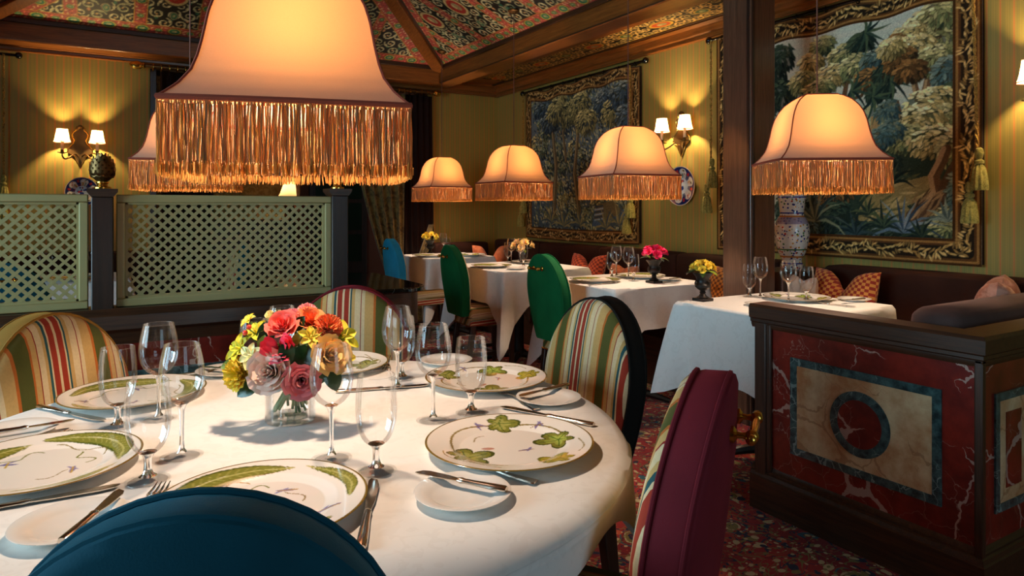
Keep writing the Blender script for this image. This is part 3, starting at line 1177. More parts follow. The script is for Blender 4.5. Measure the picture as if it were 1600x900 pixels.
# stiles at the corner and the end
MB().box(-0.012, 0.012, -0.012, 0.012, 0.15, 0.745).build('corner_bead', M['dark_z'], bo, bevel=0.004)
MB().box(-0.016, 0.07, BL - 0.055, BL, 0.0, 0.745).build('end_post', M['dark_z'], bo, bevel=0.005)
MB().box(-0.014, 0.0, BL - 0.075, BL - 0.055, 0.16, 0.74).build('end_bead', M['dark_z'], bo, bevel=0.004)


def inlay(axis, a, b, z0, z1, w, inner):
    """teal frame, cream slab and a red figure, each a thin slab of its own"""
    def slab(name, mat, u0, u1, v0, v1, t, par):
        if axis == 'y':
            return MB().box(-t, 0.0, u0, u1, v0, v1).build(name, mat, par, smooth=False)
        return MB().box(u0, u1, -t, 0.0, v0, v1).build(name, mat, par, smooth=False)
    cream = slab('cream_slab', M['cream_marble'], a + w, b - w, z0 + w, z1 - w, 0.004, bo)
    for q in ((a, b, z1 - w, z1), (a, b, z0, z0 + w), (a, a + w, z0 + w, z1 - w), (b - w, b, z0 + w, z1 - w)):
        slab('teal_strip', M['teal_marble'], q[0], q[1], q[2], q[3], 0.006, bo)
    return cream


cream = inlay('y', 0.108, 0.656, 0.262, 0.630, 0.028, 'oval')
cy, cz = 0.379, 0.447
ring = MB()
N = 48
vs, fs = [], []
for (r0, x) in ((0.110, -0.004), (0.110, -0.0075), (0.081, -0.0075), (0.081, -0.004)):
    for j in range(N):
        a = 2 * PI * j / N
        vs.append((x, cy + r0 * math.cos(a), cz + r0 * 1.03 * math.sin(a)))
for i in range(3):
    for j in range(N):
        fs.append((i * N + j, i * N + (j + 1) % N, (i + 1) * N + (j + 1) % N, (i + 1) * N + j))
ring.add(vs, fs)
ring.build('oval_ring', M['teal_marble'], cream)
MB().prism([(cy + 0.081 * math.cos(2 * PI * j / N), cz + 0.0835 * math.sin(2 * PI * j / N)) for j in range(N)], -0.0065, -0.004, 'x').build('oval_disc', M['red_marble'], cream)
cream = inlay('x', 0.085, 0.50, 0.262, 0.630, 0.026, 'bar')
for a in (0.15, 0.30):
    MB().box(a, a + 0.10, -0.006, -0.004, 0.33, 0.565).build('red_bar', M['red_marble'], cream, smooth=False)
inlay('x', 0.60, 1.40, 0.262, 0.630, 0.026, 'bar')

# ------------------------------------------------------------------ banquettes
def cushion_block(x0, x1, y0, y1, z0, z1, r=0.035, n=5):
    """upholstered block with rounded edges and slightly swollen faces"""
    m = MB()
    cx, cy_, cz_ = (x0 + x1) / 2, (y0 + y1) / 2, (z0 + z1) / 2
    hx, hy, hz = (x1 - x0) / 2, (y1 - y0) / 2, (z1 - z0) / 2

    def pt(u, v, w):
        p = Vector((u * hx, v * hy, w * hz))
        q = Vector((max(-hx + r, min(hx - r, p.x)), max(-hy + r, min(hy - r, p.y)), max(-hz + r, min(hz - r, p.z))))
        d = p - q
        if d.length > 1e-9:
            p = q + d.normalized() * r
        sw = 0.012 * (1 - u * u) * (1 - v * v) + 0.012 * (1 - v * v) * (1 - w * w) + 0.012 * (1 - u * u) * (1 - w * w)
        p *= 1 + sw
        return (cx + p.x, cy_ + p.y, cz_ + p.z)
    ticks = [-1, -0.97, -0.9, -0.6, 0, 0.6, 0.9, 0.97, 1]
    k = len(ticks) - 1
    for s in (-1, 1):
        for f in (lambda a, b: pt(s, a, b), lambda a, b: pt(a, s, b), lambda a, b: pt(a, b, s)):
            m.grid(lambda u, v: f(ticks[round(u * k)], ticks[round(v * k)]), k, k)
    return m


def banquette(name, label, rects, plinth):
    b = empty(name, (0, 0, 0))
    tag(b, label, 'banquette', 'upholstered wall benches')
    for nm, q in rects:
        cushion_block(*q).build(nm, M['brown_v'], b, angle=60)
    MB().box(*plinth).build('plinth', M['dark_y'], b)
    return b


rects = []
ys = [2.80, 3.70, 4.62, 5.54, 6.42]
for a, b in zip(ys, ys[1:]):
    rects.append(('back_cushion', (3.62, 3.795, a, b, 0.40, 0.868)))
    rects.append(('seat_cushion', (3.17, 3.62, a, b, 0.33, 0.46)))
banquette('banquette', 'long dark brown velvet bench along the right wall between corner and wooden column', rects, (3.20, 3.79, 2.80, 6.42, 0.0, 0.33))
banquette('banquette', 'dark brown velvet bench along the back wall in the far corner', [('back_cushion', (2.96, 3.60, 6.475, 6.645, 0.40, 0.835)), ('seat_cushion', (2.96, 3.16, 6.25, 6.47, 0.33, 0.46))], (2.96, 3.6, 6.48, 6.64, 0, 0.40))
rects = [('back_cushion', (3.62, 3.795, 1.36, 2.50, 0.40, 0.868)), ('seat_cushion', (3.17, 3.62, 1.36, 2.50, 0.33, 0.46))]
banquette('banquette', 'dark brown velvet corner bench inside the marble booth below the large tapestry', rects, (3.20, 3.79, 1.36, 2.5, 0.0, 0.33))
rl = empty('bench_back', (0, 0, 0))
tag(rl, 'padded grey brown bench back with a rolled end behind the booth corner', 'bench')
cushion_block(2.40, 3.60, 1.165, 1.345, 0.40, 0.86, 0.06).build('back_pad', M['grey_v'], rl, angle=60)
cushion_block(2.40, 3.15, 1.35, 1.66, 0.33, 0.46).build('seat_cushion', M['brown_v'], rl, angle=60)
MB().box(2.42, 3.14, 1.20, 1.64, 0.0, 0.33).build('plinth', M['dark_x'], rl)
# ledge that carries the tall vase between the two benches
lg = MB().box(3.30, 3.795, 2.525, 2.775, 0.0, 0.835).build('ledge', M['dark_z'], bevel=0.005)
tag(lg, 'dark wooden ledge between the benches under the tall painted vase', 'ledge')

# ------------------------------------------------------------------ pendant lamps with fringed silk shades
HS = 0.218            # half side of the shade at its lower edge
FT = 0.136            # height of the fringe
BELL = [(0.0, 1.0), (0.012, 0.935), (0.026, 0.868), (0.05, 0.79), (0.075, 0.748), (0.105, 0.715), (0.15, 0.675), (0.18, 0.632), (0.205, 0.57), (0.227, 0.485), (0.244, 0.37), (0.252, 0.29)]
BELL_H = 0.286 / 0.252


def shade_point(side, u, h):
    """u in -1..1 along one side, h above the fringe"""
    w = HS * interp(BELL, h / BELL_H)
    x, y = u * w, -w * (1 + 0.035 * (1 - u * u))
    a = side * PI / 2
    return (x * math.cos(a) - y * math.sin(a), x * math.sin(a) + y * math.cos(a), FT + h)


def make_lamp():
    root = empty('pendant_lamp')
    hmax = 0.252 * BELL_H
    for s in range(4):
        p = MB().grid(lambda u, v: shade_point(s, u * 2 - 1, v * hmax), 12, 30).build('shade_panel', M['shade'], root, angle=80)
        MB().tube([shade_point(s, -1, hmax * k / 30) for k in range(31)], 0.0028, 6).build('seam_piping', M['piping'], p)
    edge = [shade_point(s, -1 + 2 * k / 10, 0.0) for s in range(4) for k in range(10)]
    MB().tube(edge, 0.0055, 6, closed=True).build('lower_piping', M['piping'], root)
    top = [shade_point(s, -1 + 2 * k / 6, hmax) for s in range(4) for k in range(6)]
    t = MB().tube(top, 0.004, 6, closed=True).build('top_ring', M['piping'], root)
    # cross wires that carry the shade
    w = MB()
    for s in range(4):
        w.tube([shade_point(s, -1, hmax), (0, 0, FT + hmax + 0.004)], 0.002, 5)
    w.build('spider', M['iron'], t)
    sk = MB().lathe([(1e-4, 0.03), (0.016, 0.03), (0.018, 0.0), (0.018, -0.045), (1e-4, -0.045)], 14, (0, 0, FT + hmax - 0.03)).build('socket', M['brass'], root)
    # gimp braid and hanging strands
    rng = random.Random(3)
    gp = MB()
    for s in range(4):
        gp.grid(lambda u, v: tuple(Vector(shade_point(s, u * 2 - 1, 0.0)) * 1.004 + Vector((0, 0, -0.002 - 0.010 * v - (1.004 - 1) * FT))), 10, 1)
    gp.build('braid', M['fringe'], root)
    fr, tips = MB(), MB()
    for s in range(4):
        for layer, (cnt, off) in enumerate(((190, 0.0), (120, -0.005))):
            for j in range(cnt):
                u = -1 + 2 * (j + 0.5 + rng.uniform(-0.3, 0.3)) / cnt
                b = Vector(shade_point(s, u, 0.0))
                o = Vector((b.x, b.y, 0)).normalized()
                tg = Vector((-o.y, o.x, 0))
                b = b + o * (off + rng.uniform(-0.0015, 0.0015))
                z1 = 0.022 + rng.uniform(-0.004, 0.004)
                pts, rad = [], rng.uniform(0.0011, 0.0018)
                ph, sway = rng.uniform(0, 6.28), rng.uniform(-0.0035, 0.0035)
                for k in range(5):
                    f = k / 4
                    q = b + tg * (sway * f + 0.0013 * math.sin(ph + 5 * f)) + o * (0.001 * math.sin(ph * 2 + 4 * f))
                    q.z = FT - 0.006 + (z1 - FT + 0.006) * f
                    pts.append(q)
                fr.tube(pts, rad, 3, caps=False)
                if layer == 0:
                    for e_ in range(2):
                        q = pts[-1] + tg * rng.uniform(-0.0025, 0.0025) + o * rng.uniform(-0.003, 0.003)
                        q0 = Vector((q.x, q.y, z1 + rng.uniform(-0.002, 0.003)))
                        q1 = q0 + tg * rng.uniform(-0.002, 0.002) + o * rng.uniform(-0.002, 0.002)
                        q1.z = rng.uniform(-0.003, 0.006)
                        tips.tube([q0, (q0 + q1) / 2, q1], [0.0009, 0.0015, 0.0009], 3, caps=False)
    f = fr.build('fringe', M['fringe'], root, angle=180)
    f['kind'] = 'stuff'
    f = tips.build('fringe_tufts', M['fringe_tip'], root, angle=180)
    f['kind'] = 'stuff'
    return root


lamp0 = make_lamp()


def place_lamp(first, x, y, zb, rz, label, k=1.0):
    o = lamp0 if first else dup(lamp0)
    o.location = (x, y, zb)
    o.rotation_euler = (0, 0, rz)
    tag(o, label, 'pendant lamp', 'fringed pendant lamps')
    zc = min(Z_RING + SLOPE * max(0.0, min(x - BX0, BX1 - x, BY1 - y)), 9)
    top = FT + 0.286
    MB().tube([(0, 0, top), (0, 0, zc - zb)], 0.0032, 6).build('cord', M['cord'], o)
    MB().lathe([(1e-4, 0.0), (0.045, 0.0), (0.05, -0.012), (0.02, -0.03), (1e-4, -0.032)], 20, (0, 0, zc - zb)).build('ceiling_rose', M['bronze'], o)
    light('lamp_bulb', 'POINT', (x, y, zb + FT + 0.135), LAMP_POWER * k, (1.0, 0.76, 0.56), 0.03)
    return o


place_lamp(True, 0.350, 1.475, 1.258, math.radians(-16), 'big fringed silk pendant lamp hanging low over the round table', 1.0)
place_lamp(False, 2.66, 1.86, 1.262, math.radians(45 + 9), 'fringed pendant lamp hanging over the booth table beside the large tapestry')
place_lamp(False, 2.65, 3.09, 1.250, math.radians(45 + 34), 'fringed pendant lamp hanging over the table with magenta roses')
place_lamp(False, 2.74, 4.54, 1.258, math.radians(1), 'fringed pendant lamp hanging over the table with peach roses')
place_lamp(False, 2.80, 5.98, 1.262, math.radians(0), 'fringed pendant lamp hanging over the far corner table')
place_lamp(False, 0.36, 3.60, 1.282, -YAW + math.radians(18), 'fringed pendant lamp behind the lattice partition, half hidden by the big lamp')

# ------------------------------------------------------------------ candle sconces
def make_sconce():
    root = empty('wall_sconce')
    half = [(0, 0.165), (0.022, 0.168), (0.034, 0.15), (0.03, 0.135), (0.046, 0.122), (0.056, 0.10), (0.05, 0.075), (0.04, 0.055), (0.046, 0.03), (0.066, 0.005),
            (0.085, -0.02), (0.088, -0.045), (0.07, -0.06), (0.05, -0.07), (0.036, -0.085), (0.034, -0.10), (0.02, -0.13), (0, -0.165)]
    pts = half + [(-x, z) for x, z in half[-2:0:-1]]
    p = MB().prism(pts, -0.014, -0.001, 'y').build('back_plate', M['bronze'], root, bevel=0.003)
    rim = [(x, -0.014, z) for x, z in pts]
    MB().tube(rim, 0.0045, 6, closed=True).build('rim', M['brass'], p)
    MB().ball((0, -0.016, 0.162), 0.022, 10, 6).ball((-0.02, -0.014, 0.15), 0.012).ball((0.02, -0.014, 0.15), 0.012).build('crest', M['bronze'], p)
    for s in (-1, 1):
        arm = spline([(s * 0.015, -0.014, -0.075), (s * 0.04, -0.045, -0.062), (s * 0.07, -0.075, -0.09), (s * 0.10, -0.095, -0.105), (s * 0.118, -0.10, -0.085), (s * 0.12, -0.10, -0.055)], 6)
        a = MB().tube(arm, 0.0055, 8).build('arm', M['bronze'], root)
        MB().lathe([(1e-4, -0.008), (0.012, -0.008), (0.036, 0.0), (0.036, 0.003), (0.012, 0.0), (0.012, 0.02), (0.015, 0.024), (1e-4, 0.024)], 18, (s * 0.12, -0.10, -0.055)).build('candle_cup', M['bronze'], a)
        MB().lathe([(1e-4, 0), (0.011, 0), (0.011, 0.085), (1e-4, 0.085)], 14, (s * 0.12, -0.10, -0.032)).build('candle', M['candle'], a)
        sh = MB()
        prof = [(0.060, 0.0), (0.052, 0.022), (0.046, 0.05), (0.041, 0.08), (0.038, 0.105)]
        sh.lathe(prof, 8, (s * 0.12, -0.10, 0.030))
        so = sh.build('candle_shade', M['white_shade'], root, angle=25)
        r = MB()
        for (rr, zz) in ((0.060, 0.0), (0.038, 0.105)):
            r.tube([(s * 0.12 + rr * math.cos(2 * PI * k / 8), -0.10 + rr * math.sin(2 * PI * k / 8), 0.030 + zz) for k in range(8)], 0.0022, 5, closed=True)
        for k in range(8):
            a2 = 2 * PI * k / 8
            r.tube([(s * 0.12 + q * math.cos(a2), -0.10 + q * math.sin(a2), 0.030 + zz) for q, zz in prof], 0.0013, 4)
        r.build('shade_trim', M['piping'], so)
    return root


sc0 = make_sconce()
for i, (loc, rz, lab) in enumerate((((-0.157, YB, 1.70), 0.0, 'brass candle sconce with two white shades on the back wall'),
                                    ((XR, 3.80, 1.755), -PI / 2, 'brass candle sconce with two white shades between the two tapestries'),
                                    ((XR, 1.36, 1.755), -PI / 2, 'brass candle sconce with two white shades past the large tapestry'))):
    o = sc0 if i == 0 else dup(sc0)
    o.location = loc
    o.rotation_euler = (0, 0, rz)
    tag(o, lab, 'sconce', 'wall sconces')
    for s in (-1, 1):
        v = Matrix.Rotation(rz, 3, 'Z') @ Vector((s * 0.12, -0.10, 0.088))
        light('candle_bulb', 'POINT', tuple(Vector(loc) + v), SCONCE_POWER, (1.0, 0.72, 0.36), 0.012)

# ------------------------------------------------------------------ chairs
ZC, RZ_, WB_ = 0.700, 0.230, 0.200      # centre, height and half width of the oval back


def back_outline(n=56):
    """outline of the spoon back in (y, z), from low on one side over the top to the other"""
    pts = []
    z0 = 0.43
    for k in range(8):
        z = z0 + (ZC - z0) * k / 8
        f = (ZC - z) / (ZC - z0)
        pts.append((WB_ - 0.060 * f ** 1.6, z))
    for k in range(25):
        a = PI * k / 24
        pts.append((WB_ * math.cos(a), ZC + RZ_ * math.sin(a)))
    for k in range(7, -1, -1):
        z = z0 + (ZC - z0) * k / 8
        f = (ZC - z) / (ZC - z0)
        pts.append((-(WB_ - 0.060 * f ** 1.6), z))
    return pts


def lean(x, y, z):
    return (x - 0.235 - (z - 0.45) * 0.13 + 0.10 * (y / WB_) ** 2 * 0.12, y, z)


def make_chair(shell, handle=True):
    root = empty('dining_chair')
    out = back_outline()
    c = (0.0, 0.66)
    n = len(out)

    def rings(mb, spec):
        vs, fs = [], []
        for (s, x) in spec:
            for (y, z) in out:
                vs.append(lean(x, c[0] + (y - c[0]) * s, c[1] + (z - c[1]) * s))
        for i in range(len(spec) - 1):
            for j in range(n):
                j2 = (j + 1) % n
                fs.append((i * n + j, i * n + j2, (i + 1) * n + j2, (i + 1) * n + j))
        vs.append(lean(spec[-1][1], c[0], c[1]))
        k = len(vs) - 1
        for j in range(n):
            fs.append(((len(spec) - 1) * n + j, (len(spec) - 1) * n + (j + 1) % n, k))
        mb.add(vs, fs)
        return mb
    pad = rings(MB(), [(1.0, 0.012), (0.985, 0.022), (0.95, 0.031), (0.85, 0.040), (0.65, 0.047), (0.35, 0.051), (0.1, 0.052)]).build('back_pad', M['stripes'], root, angle=75)
    sh = rings(MB(), [(1.0, 0.012), (1.012, 0.0), (1.016, -0.036), (1.0, -0.048), (0.95, -0.054), (0.6, -0.064), (0.1, -0.067)]).build('back_shell', shell, root, angle=50)
    for xo, nm in ((0.014, 'piping'), (-0.040, 'rear_piping')):
        MB().tube([lean(xo, c[0] + (y - c[0]) * 1.008, c[1] + (z - c[1]) * 1.008) for y, z in out], 0.0038, 6, closed=True).build(nm, shell, sh)
    seat = cushion_block(-0.215, 0.145, -0.20, 0.20, 0.405, 0.485, 0.03)
    for i, (x, y, z) in enumerate(seat.v):
        k = 1.0 - 0.10 * (0.145 - x) / 0.36
        seat.v[i] = (x, y * k, z)
    seat.build('seat', M['stripes_seat'], root, angle=60)
    r = MB().prism([(-0.21, -0.175), (0.138, -0.193), (0.138, 0.193), (-0.21, 0.175)], 0.352, 0.408, 'z').build('seat_rail', M['stripes_seat'], root, bevel=0.006)
    MB().tube([(-0.213, -0.178, 0.357), (0.141, -0.196, 0.357), (0.141, 0.196, 0.357), (-0.213, 0.178, 0.357)], 0.004, 6, closed=True).build('nail_trim', M['brass'], r)

    def leg(x0, y0, x1, y1, a, b):
        m = MB()
        vs = [(x0 + sx * a, y0 + sy * a, 0.36) for sx, sy in ((-1, -1), (1, -1), (1, 1), (-1, 1))] + [(x1 + sx * b, y1 + sy * b, 0.0) for sx, sy in ((-1, -1), (1, -1), (1, 1), (-1, 1))]
        m.add(vs, [(0, 1, 2, 3), (7, 6, 5, 4), (0, 4, 5, 1), (1, 5, 6, 2), (2, 6, 7, 3), (3, 7, 4, 0)])
        return m.build('leg', M['leg'], root, bevel=0.003)
    for s in (-1, 1):
        leg(0.115, s * 0.17, 0.12, s * 0.17, 0.02, 0.014)
        leg(-0.19, s * 0.165, -0.235, s * 0.165, 0.02, 0.014)
        MB().box(-0.205, 0.115, s * 0.165 - 0.009, s * 0.165 + 0.009, 0.14, 0.165).build('stretcher', M['leg'], root)
    MB().box(-0.02, 0.0, -0.17, 0.17, 0.142, 0.163).build('cross_stretcher', M['leg'], root)
    if handle:
        h = MB()
        zz = 0.853
        for s in (-1, 1):
            p0 = Vector(lean(-0.062, s * 0.05, zz))
            h.lathe([(1e-4, -0.004), (0.013, -0.004), (0.013, 0.002), (0.007, 0.006)], 14)
            k0 = len(h.v) - 14 * 4
            h.move(Matrix.Translation(p0) @ Matrix.Rotation(-PI / 2, 4, 'Y'), k0)
            h.tube([p0, p0 + Vector((-0.014, 0, 0)), p0 + Vector((-0.024, 0, 0))], [0.006, 0.0045, 0.007], 10)
            h.ball(tuple(p0 + Vector((-0.028, 0, 0))), 0.0105, 12, 8)
            h.ball(tuple(p0 + Vector((-0.028, s * 0.016, 0))), 0.0085, 12, 8)
        q = Vector(lean(-0.062, 0.0, zz)) + Vector((-0.028, 0, 0))
        h.tube([q + Vector((0, y, 0)) for y in (-0.05, -0.03, 0, 0.03, 0.05)], [0.0045, 0.006, 0.0075, 0.006, 0.0045], 10)
        h.build('brass_handle', M['brass'], root)
    return root


TC = Vector((0.333, 1.41, 0))        # centre of the round table
ZT = 0.75


def seat_chair(shell, ang, rback, label, handle=True, twist=0.0):
    o = make_chair(M[shell], handle)
    a = math.radians(ang)
    d = Vector((math.cos(a), math.sin(a), 0))
    f = a + PI + math.radians(twist)
    o.location = TC + d * rback + Vector((math.cos(f), math.sin(f), 0)) * 0.29
    o.rotation_euler = (0, 0, f)
    tag(o, label, 'chair', 'chairs at the round table')
    return o


seat_chair('teal', -110, 0.755, 'dining chair with teal velvet back cut off by the bottom edge')
seat_chair('maroon', -50.5, 0.79, 'dining chair with maroon velvet back and brass handle beside the booth', True, -4)
seat_chair('black_v', 12, 0.95, 'striped dining chair with black edged oval back right of the bouquet', True, -13)
seat_chair('wine_v', 65.5, 0.93, 'striped dining chair with dark red edge behind the bouquet')
seat_chair('ochre_v', 124, 0.80, 'striped dining chair with ochre edge in front of the lattice partition', True, 10)


def aisle_chair(shell, x, y, rz, label):
    o = make_chair(M[shell])
    o.location = (x + 0.29, y, 0)
    o.scale = (1, 0.84, 1)
    o.rotation_euler = (0, 0, math.radians(rz))
    tag(o, label, 'chair', 'chairs at the wall tables')
    return o


aisle_chair('green', 2.21, 3.31, 2, 'green velvet dining chair at the table with magenta roses')
aisle_chair('green', 2.17, 4.44, -3, 'green velvet dining chair at the table with peach roses')
aisle_chair('blue', 2.16, 5.62, 0, 'bright blue velvet dining chair at the far corner table')

# ------------------------------------------------------------------ tables and cloths
def round_table():
    t = empty('round_table', (TC.x, TC.y, 0))
    tag(t, 'round pedestal dining table under a white cloth', 'table')
    MB().lathe([(1e-4, 0.715), (0.645, 0.715), (0.652, 0.722), (0.652, 0.738), (0.645, 0.745), (1e-4, 0.745)], 64).build('table_top', M['leg'], t)
    MB().lathe([(1e-4, 0.03), (0.10, 0.05), (0.07, 0.12), (0.045, 0.25), (0.06, 0.40), (0.05, 0.55), (0.10, 0.68), (0.16, 0.715)], 24).build('pedestal', M['leg'], t)
    for k in range(4):
        a = PI / 4 + k * PI / 2
        pts = spline([(0.05 * math.cos(a), 0.05 * math.sin(a), 0.16), (0.2 * math.cos(a), 0.2 * math.sin(a), 0.11), (0.36 * math.cos(a), 0.36 * math.sin(a), 0.03)], 5)
        MB().tube(pts, [0.035 - 0.0018 * i for i in range(len(pts))], 10).build('foot', M['leg'], t)
    R, n, m = 0.655, 180, 16
    corners = [math.radians(c) for c in (-25, 65, 155, 245)]

    def drop(a):
        d = min(abs((a - c + PI) % (2 * PI) - PI) for c in corners)
        return 0.085 + 0.15 * math.exp(-(d / 0.25) ** 2), math.exp(-(d / 0.20) ** 2)
    cl = MB()
    vs, fs = [(0, 0, ZT)], []
    rows = [(0.25, 0), (0.5, 0), (0.75, 0), (0.92, 0), (0.985, 0)] + [(1, k / m) for k in range(m + 1)]
    for rr, v in rows:
        for j in range(n):
            a = 2 * PI * j / n
            dr, cr = drop(a)
            if v == 0 and rr < 1:
                vs.append((R * rr * math.cos(a), R * rr * math.sin(a), ZT))
                continue
            s = v * dr
            rr_ = R + 0.006 + 0.012 * min(1, s / 0.02)
            z = ZT - 0.004 - s
            fold = 0.010 * math.sin(a * 9 + 0.6) * v + 0.055 * cr * v * (1 - 0.25 * v) - 0.02 * v
            rr_ += fold * min(1, s / 0.03)
            if s < 0.012:
                rr_ = R + 0.006 + 0.012 * math.sin(min(1, s / 0.012) * PI / 2)
            vs.append((rr_ * math.cos(a), rr_ * math.sin(a), z))
    for j in range(n):
        fs.append((0, 1 + j, 1 + (j + 1) % n))
    for i in range(len(rows) - 1):
        for j in range(n):
            fs.append((1 + i * n + j, 1 + (i + 1) * n + j, 1 + (i + 1) * n + (j + 1) % n, 1 + i * n + (j + 1) % n))
    cl.add(vs, fs)
    o = cl.build('tablecloth', M['linen'], None, angle=60, loc=(TC.x, TC.y, 0))
    tag(o, 'white damask cloth draped over the round table', 'tablecloth')


round_table()


def square_table(x0, x1, y0, y1, what, side=0.29, tip=0.60, seed=1, flare=0.105):
    cx, cy_ = (x0 + x1) / 2, (y0 + y1) / 2
    hx, hy = (x1 - x0) / 2, (y1 - y0) / 2
    t = empty('dining_table', (cx, cy_, 0))
    tag(t, 'square dining table under the white cloth ' + what, 'table', 'wall tables')
    MB().box(-hx + 0.012, hx - 0.012, -hy + 0.012, hy - 0.012, 0.712, 0.742).build('table_top', M['leg'], t, bevel=0.006)
    MB().lathe([(1e-4, 0.04), (0.05, 0.05), (0.04, 0.15), (0.04, 0.60), (0.09, 0.712)], 16).build('pedestal', M['iron'], t)
    for k in range(4):
        a = PI / 4 + k * PI / 2
        MB().tube([(0, 0, 0.07), (0.15 * math.cos(a), 0.15 * math.sin(a), 0.05), (0.28 * math.cos(a), 0.28 * math.sin(a), 0.015)], [0.03, 0.024, 0.015], 8).build('foot', M['iron'], t)
    # cloth: top sheet, rounded edge, skirt with hanging corners
    rng = random.Random(seed)
    rc = 0.014
    per = []
    ns = 26
    for sx, sy, a0 in ((1, -1, -PI / 2), (1, 1, 0), (-1, 1, PI / 2), (-1, -1, PI)):
        cpx, cpy = sx * (hx - rc), sy * (hy - rc)
        for k in range(9):
            a = a0 + PI / 2 * k / 8
            per.append((cpx + rc * math.cos(a), cpy + rc * math.sin(a), math.cos(a), math.sin(a), 1.0 - 0.015 * abs(k - 4)))
        nx_, ny_ = math.cos(a0 + PI / 2), math.sin(a0 + PI / 2)
        tx, ty = -ny_, nx_
        L = 2 * ((hy if abs(nx_) > 0.5 else hx) - rc)
        bx, by = per[-1][0], per[-1][1]
        for k in range(1, ns):
            f = k / ns
            per.append((bx + tx * L * f, by + ty * L * f, nx_, ny_, max(0.0, 1 - min(f, 1 - f) * L / 0.20)))
    n = len(per)
    mrows = 18
    ph = rng.uniform(0, 6)
    vs, fs = [(0, 0, ZT)], []
    for rr in (0.4, 0.8, 0.97):
        for q in per:
            vs.append((q[0] * rr, q[1] * rr, ZT))
    for i in range(mrows + 1):
        v = i / mrows
        for j, (x, y, nx_, ny_, c) in enumerate(per):
            dgx, dgy = (0.7071 if x > 0 else -0.7071), (0.7071 if y > 0 else -0.7071)
            L = side + (tip - side) * c ** 1.7
            s = L * v
            if s < 0.012:
                o = 0.010 * math.sin(s / 0.012 * PI / 2)
                z = ZT - 0.004 * s / 0.012
            else:
                o = 0.010 + 0.012 * v
                z = ZT - 0.004 - (s - 0.012)
            fl = c ** 4 * (0.105 if y > 0 else flare) * v * (1.25 - 0.25 * v)
            o += (1 - c) * 0.006 * math.sin(j * 0.75 + ph) * v
            # cloth swings in beside each corner, so the corner hangs as a fold
            o -= 0.035 * v * math.exp(-((c - 0.62) / 0.16) ** 2)
            vs.append((x + nx_ * o + dgx * fl, y + ny_ * o + dgy * fl, z))
    for j in range(n):
        fs.append((0, 1 + j, 1 + (j + 1) % n))
    rows = 3 + mrows + 1
    for i in range(rows - 1):
        for j in range(n):
            fs.append((1 + i * n + j, 1 + (i + 1) * n + j, 1 + (i + 1) * n + (j + 1) % n, 1 + i * n + (j + 1) % n))
    o = MB().add(vs, fs).build('tablecloth', M['linen'], None, angle=50, loc=(cx, cy_, 0))
    tag(o, 'white cloth hanging in corner points over the table ' + what, 'tablecloth', 'wall table cloths')
    return t


T_BOOTH = 'behind the marble booth'
T_PINK = 'with magenta roses'
T_PEACH = 'with peach roses'
T_FAR = 'in the far corner'
square_table(2.375, 3.14, 1.80, 2.42, T_BOOTH, 0.34, 0.46, 1, 0.03)
square_table(2.43, 3.16, 2.95, 3.65, T_PINK, 0.25, 0.60, 2)
square_table(2.41, 3.16, 4.13, 4.95, T_PEACH, 0.25, 0.61, 3)
square_table(2.48, 3.14, 5.55, 6.20, T_FAR, 0.25, 0.60, 4)

# ------------------------------------------------------------------ tableware
PR = 0.155


def plate_z(r):
    """upper surface of a charger plate above the cloth"""
    k = r / PR
    return interp([(0, 0.006), (0.60, 0.006), (0.66, 0.009), (0.72, 0.0125), (1.0, 0.0205)], k)


def fig_leaf(cv, x, y, R, rot, dark, mid, light_):
    def outline(k):
        pts = []
        for i in range(72):
            a = 2 * PI * i / 72
            r = R * k * (0.50 + 0.50 * abs(math.cos(2.5 * a)) ** 0.8) * (0.78 + 0.22 * math.cos(a))
            pts.append((x + r * math.cos(a + rot), y + r * math.sin(a + rot)))
        return pts
    cv.poly(outline(1.0), dark)
    cv.poly(outline(0.86), mid)
    cv.poly(outline(0.55), light_, 0.7)
    for i in range(5):
        a = rot + 2 * PI * i / 5
        k = 0.75 * (0.78 + 0.22 * math.cos(a - rot))
        cv.stroke([(x, y), (x + R * k * math.cos(a), y + R * k * math.sin(a))], 0.0022, (66, 92, 24), 0.9)


def fern(cv, pts, w, dark, mid, light_):
    """long serrated leaf along a curve"""
    P = [tuple(p)[:2] for p in spline([(x, y, 0) for x, y in pts], 14)]
    n = len(P)
    for col, k in ((dark, 1.0), (mid, 0.82)):
        for i in range(n - 1):
            f = i / (n - 1)
            ww = w * math.sin(PI * min(1, f * 0.95 + 0.05)) ** 0.7 * k
            dx, dy = P[i + 1][0] - P[i][0], P[i + 1][1] - P[i][1]
            a = math.atan2(dy, dx)
            for s in (-1, 1):
                cv.leaf(P[i][0] + s * -math.sin(a) * ww * 0.5, P[i][1] + s * math.cos(a) * ww * 0.5, ww * 0.62, ww * 0.24, a + s * 0.75, col)
    for i in range(0, n - 1, 3):
        f = i / (n - 1)
        ww = w * math.sin(PI * min(1, f * 0.95 + 0.05)) ** 0.7
        a = math.atan2(P[i + 1][1] - P[i][1], P[i + 1][0] - P[i][0])
        for s in (-1, 1):
            cv.stroke([P[i], (P[i][0] + ww * 0.75 * math.cos(a + s * 0.8), P[i][1] + ww * 0.75 * math.sin(a + s * 0.8))], 0.0012, light_, 0.9)
    cv.stroke(P, 0.0028, light_)


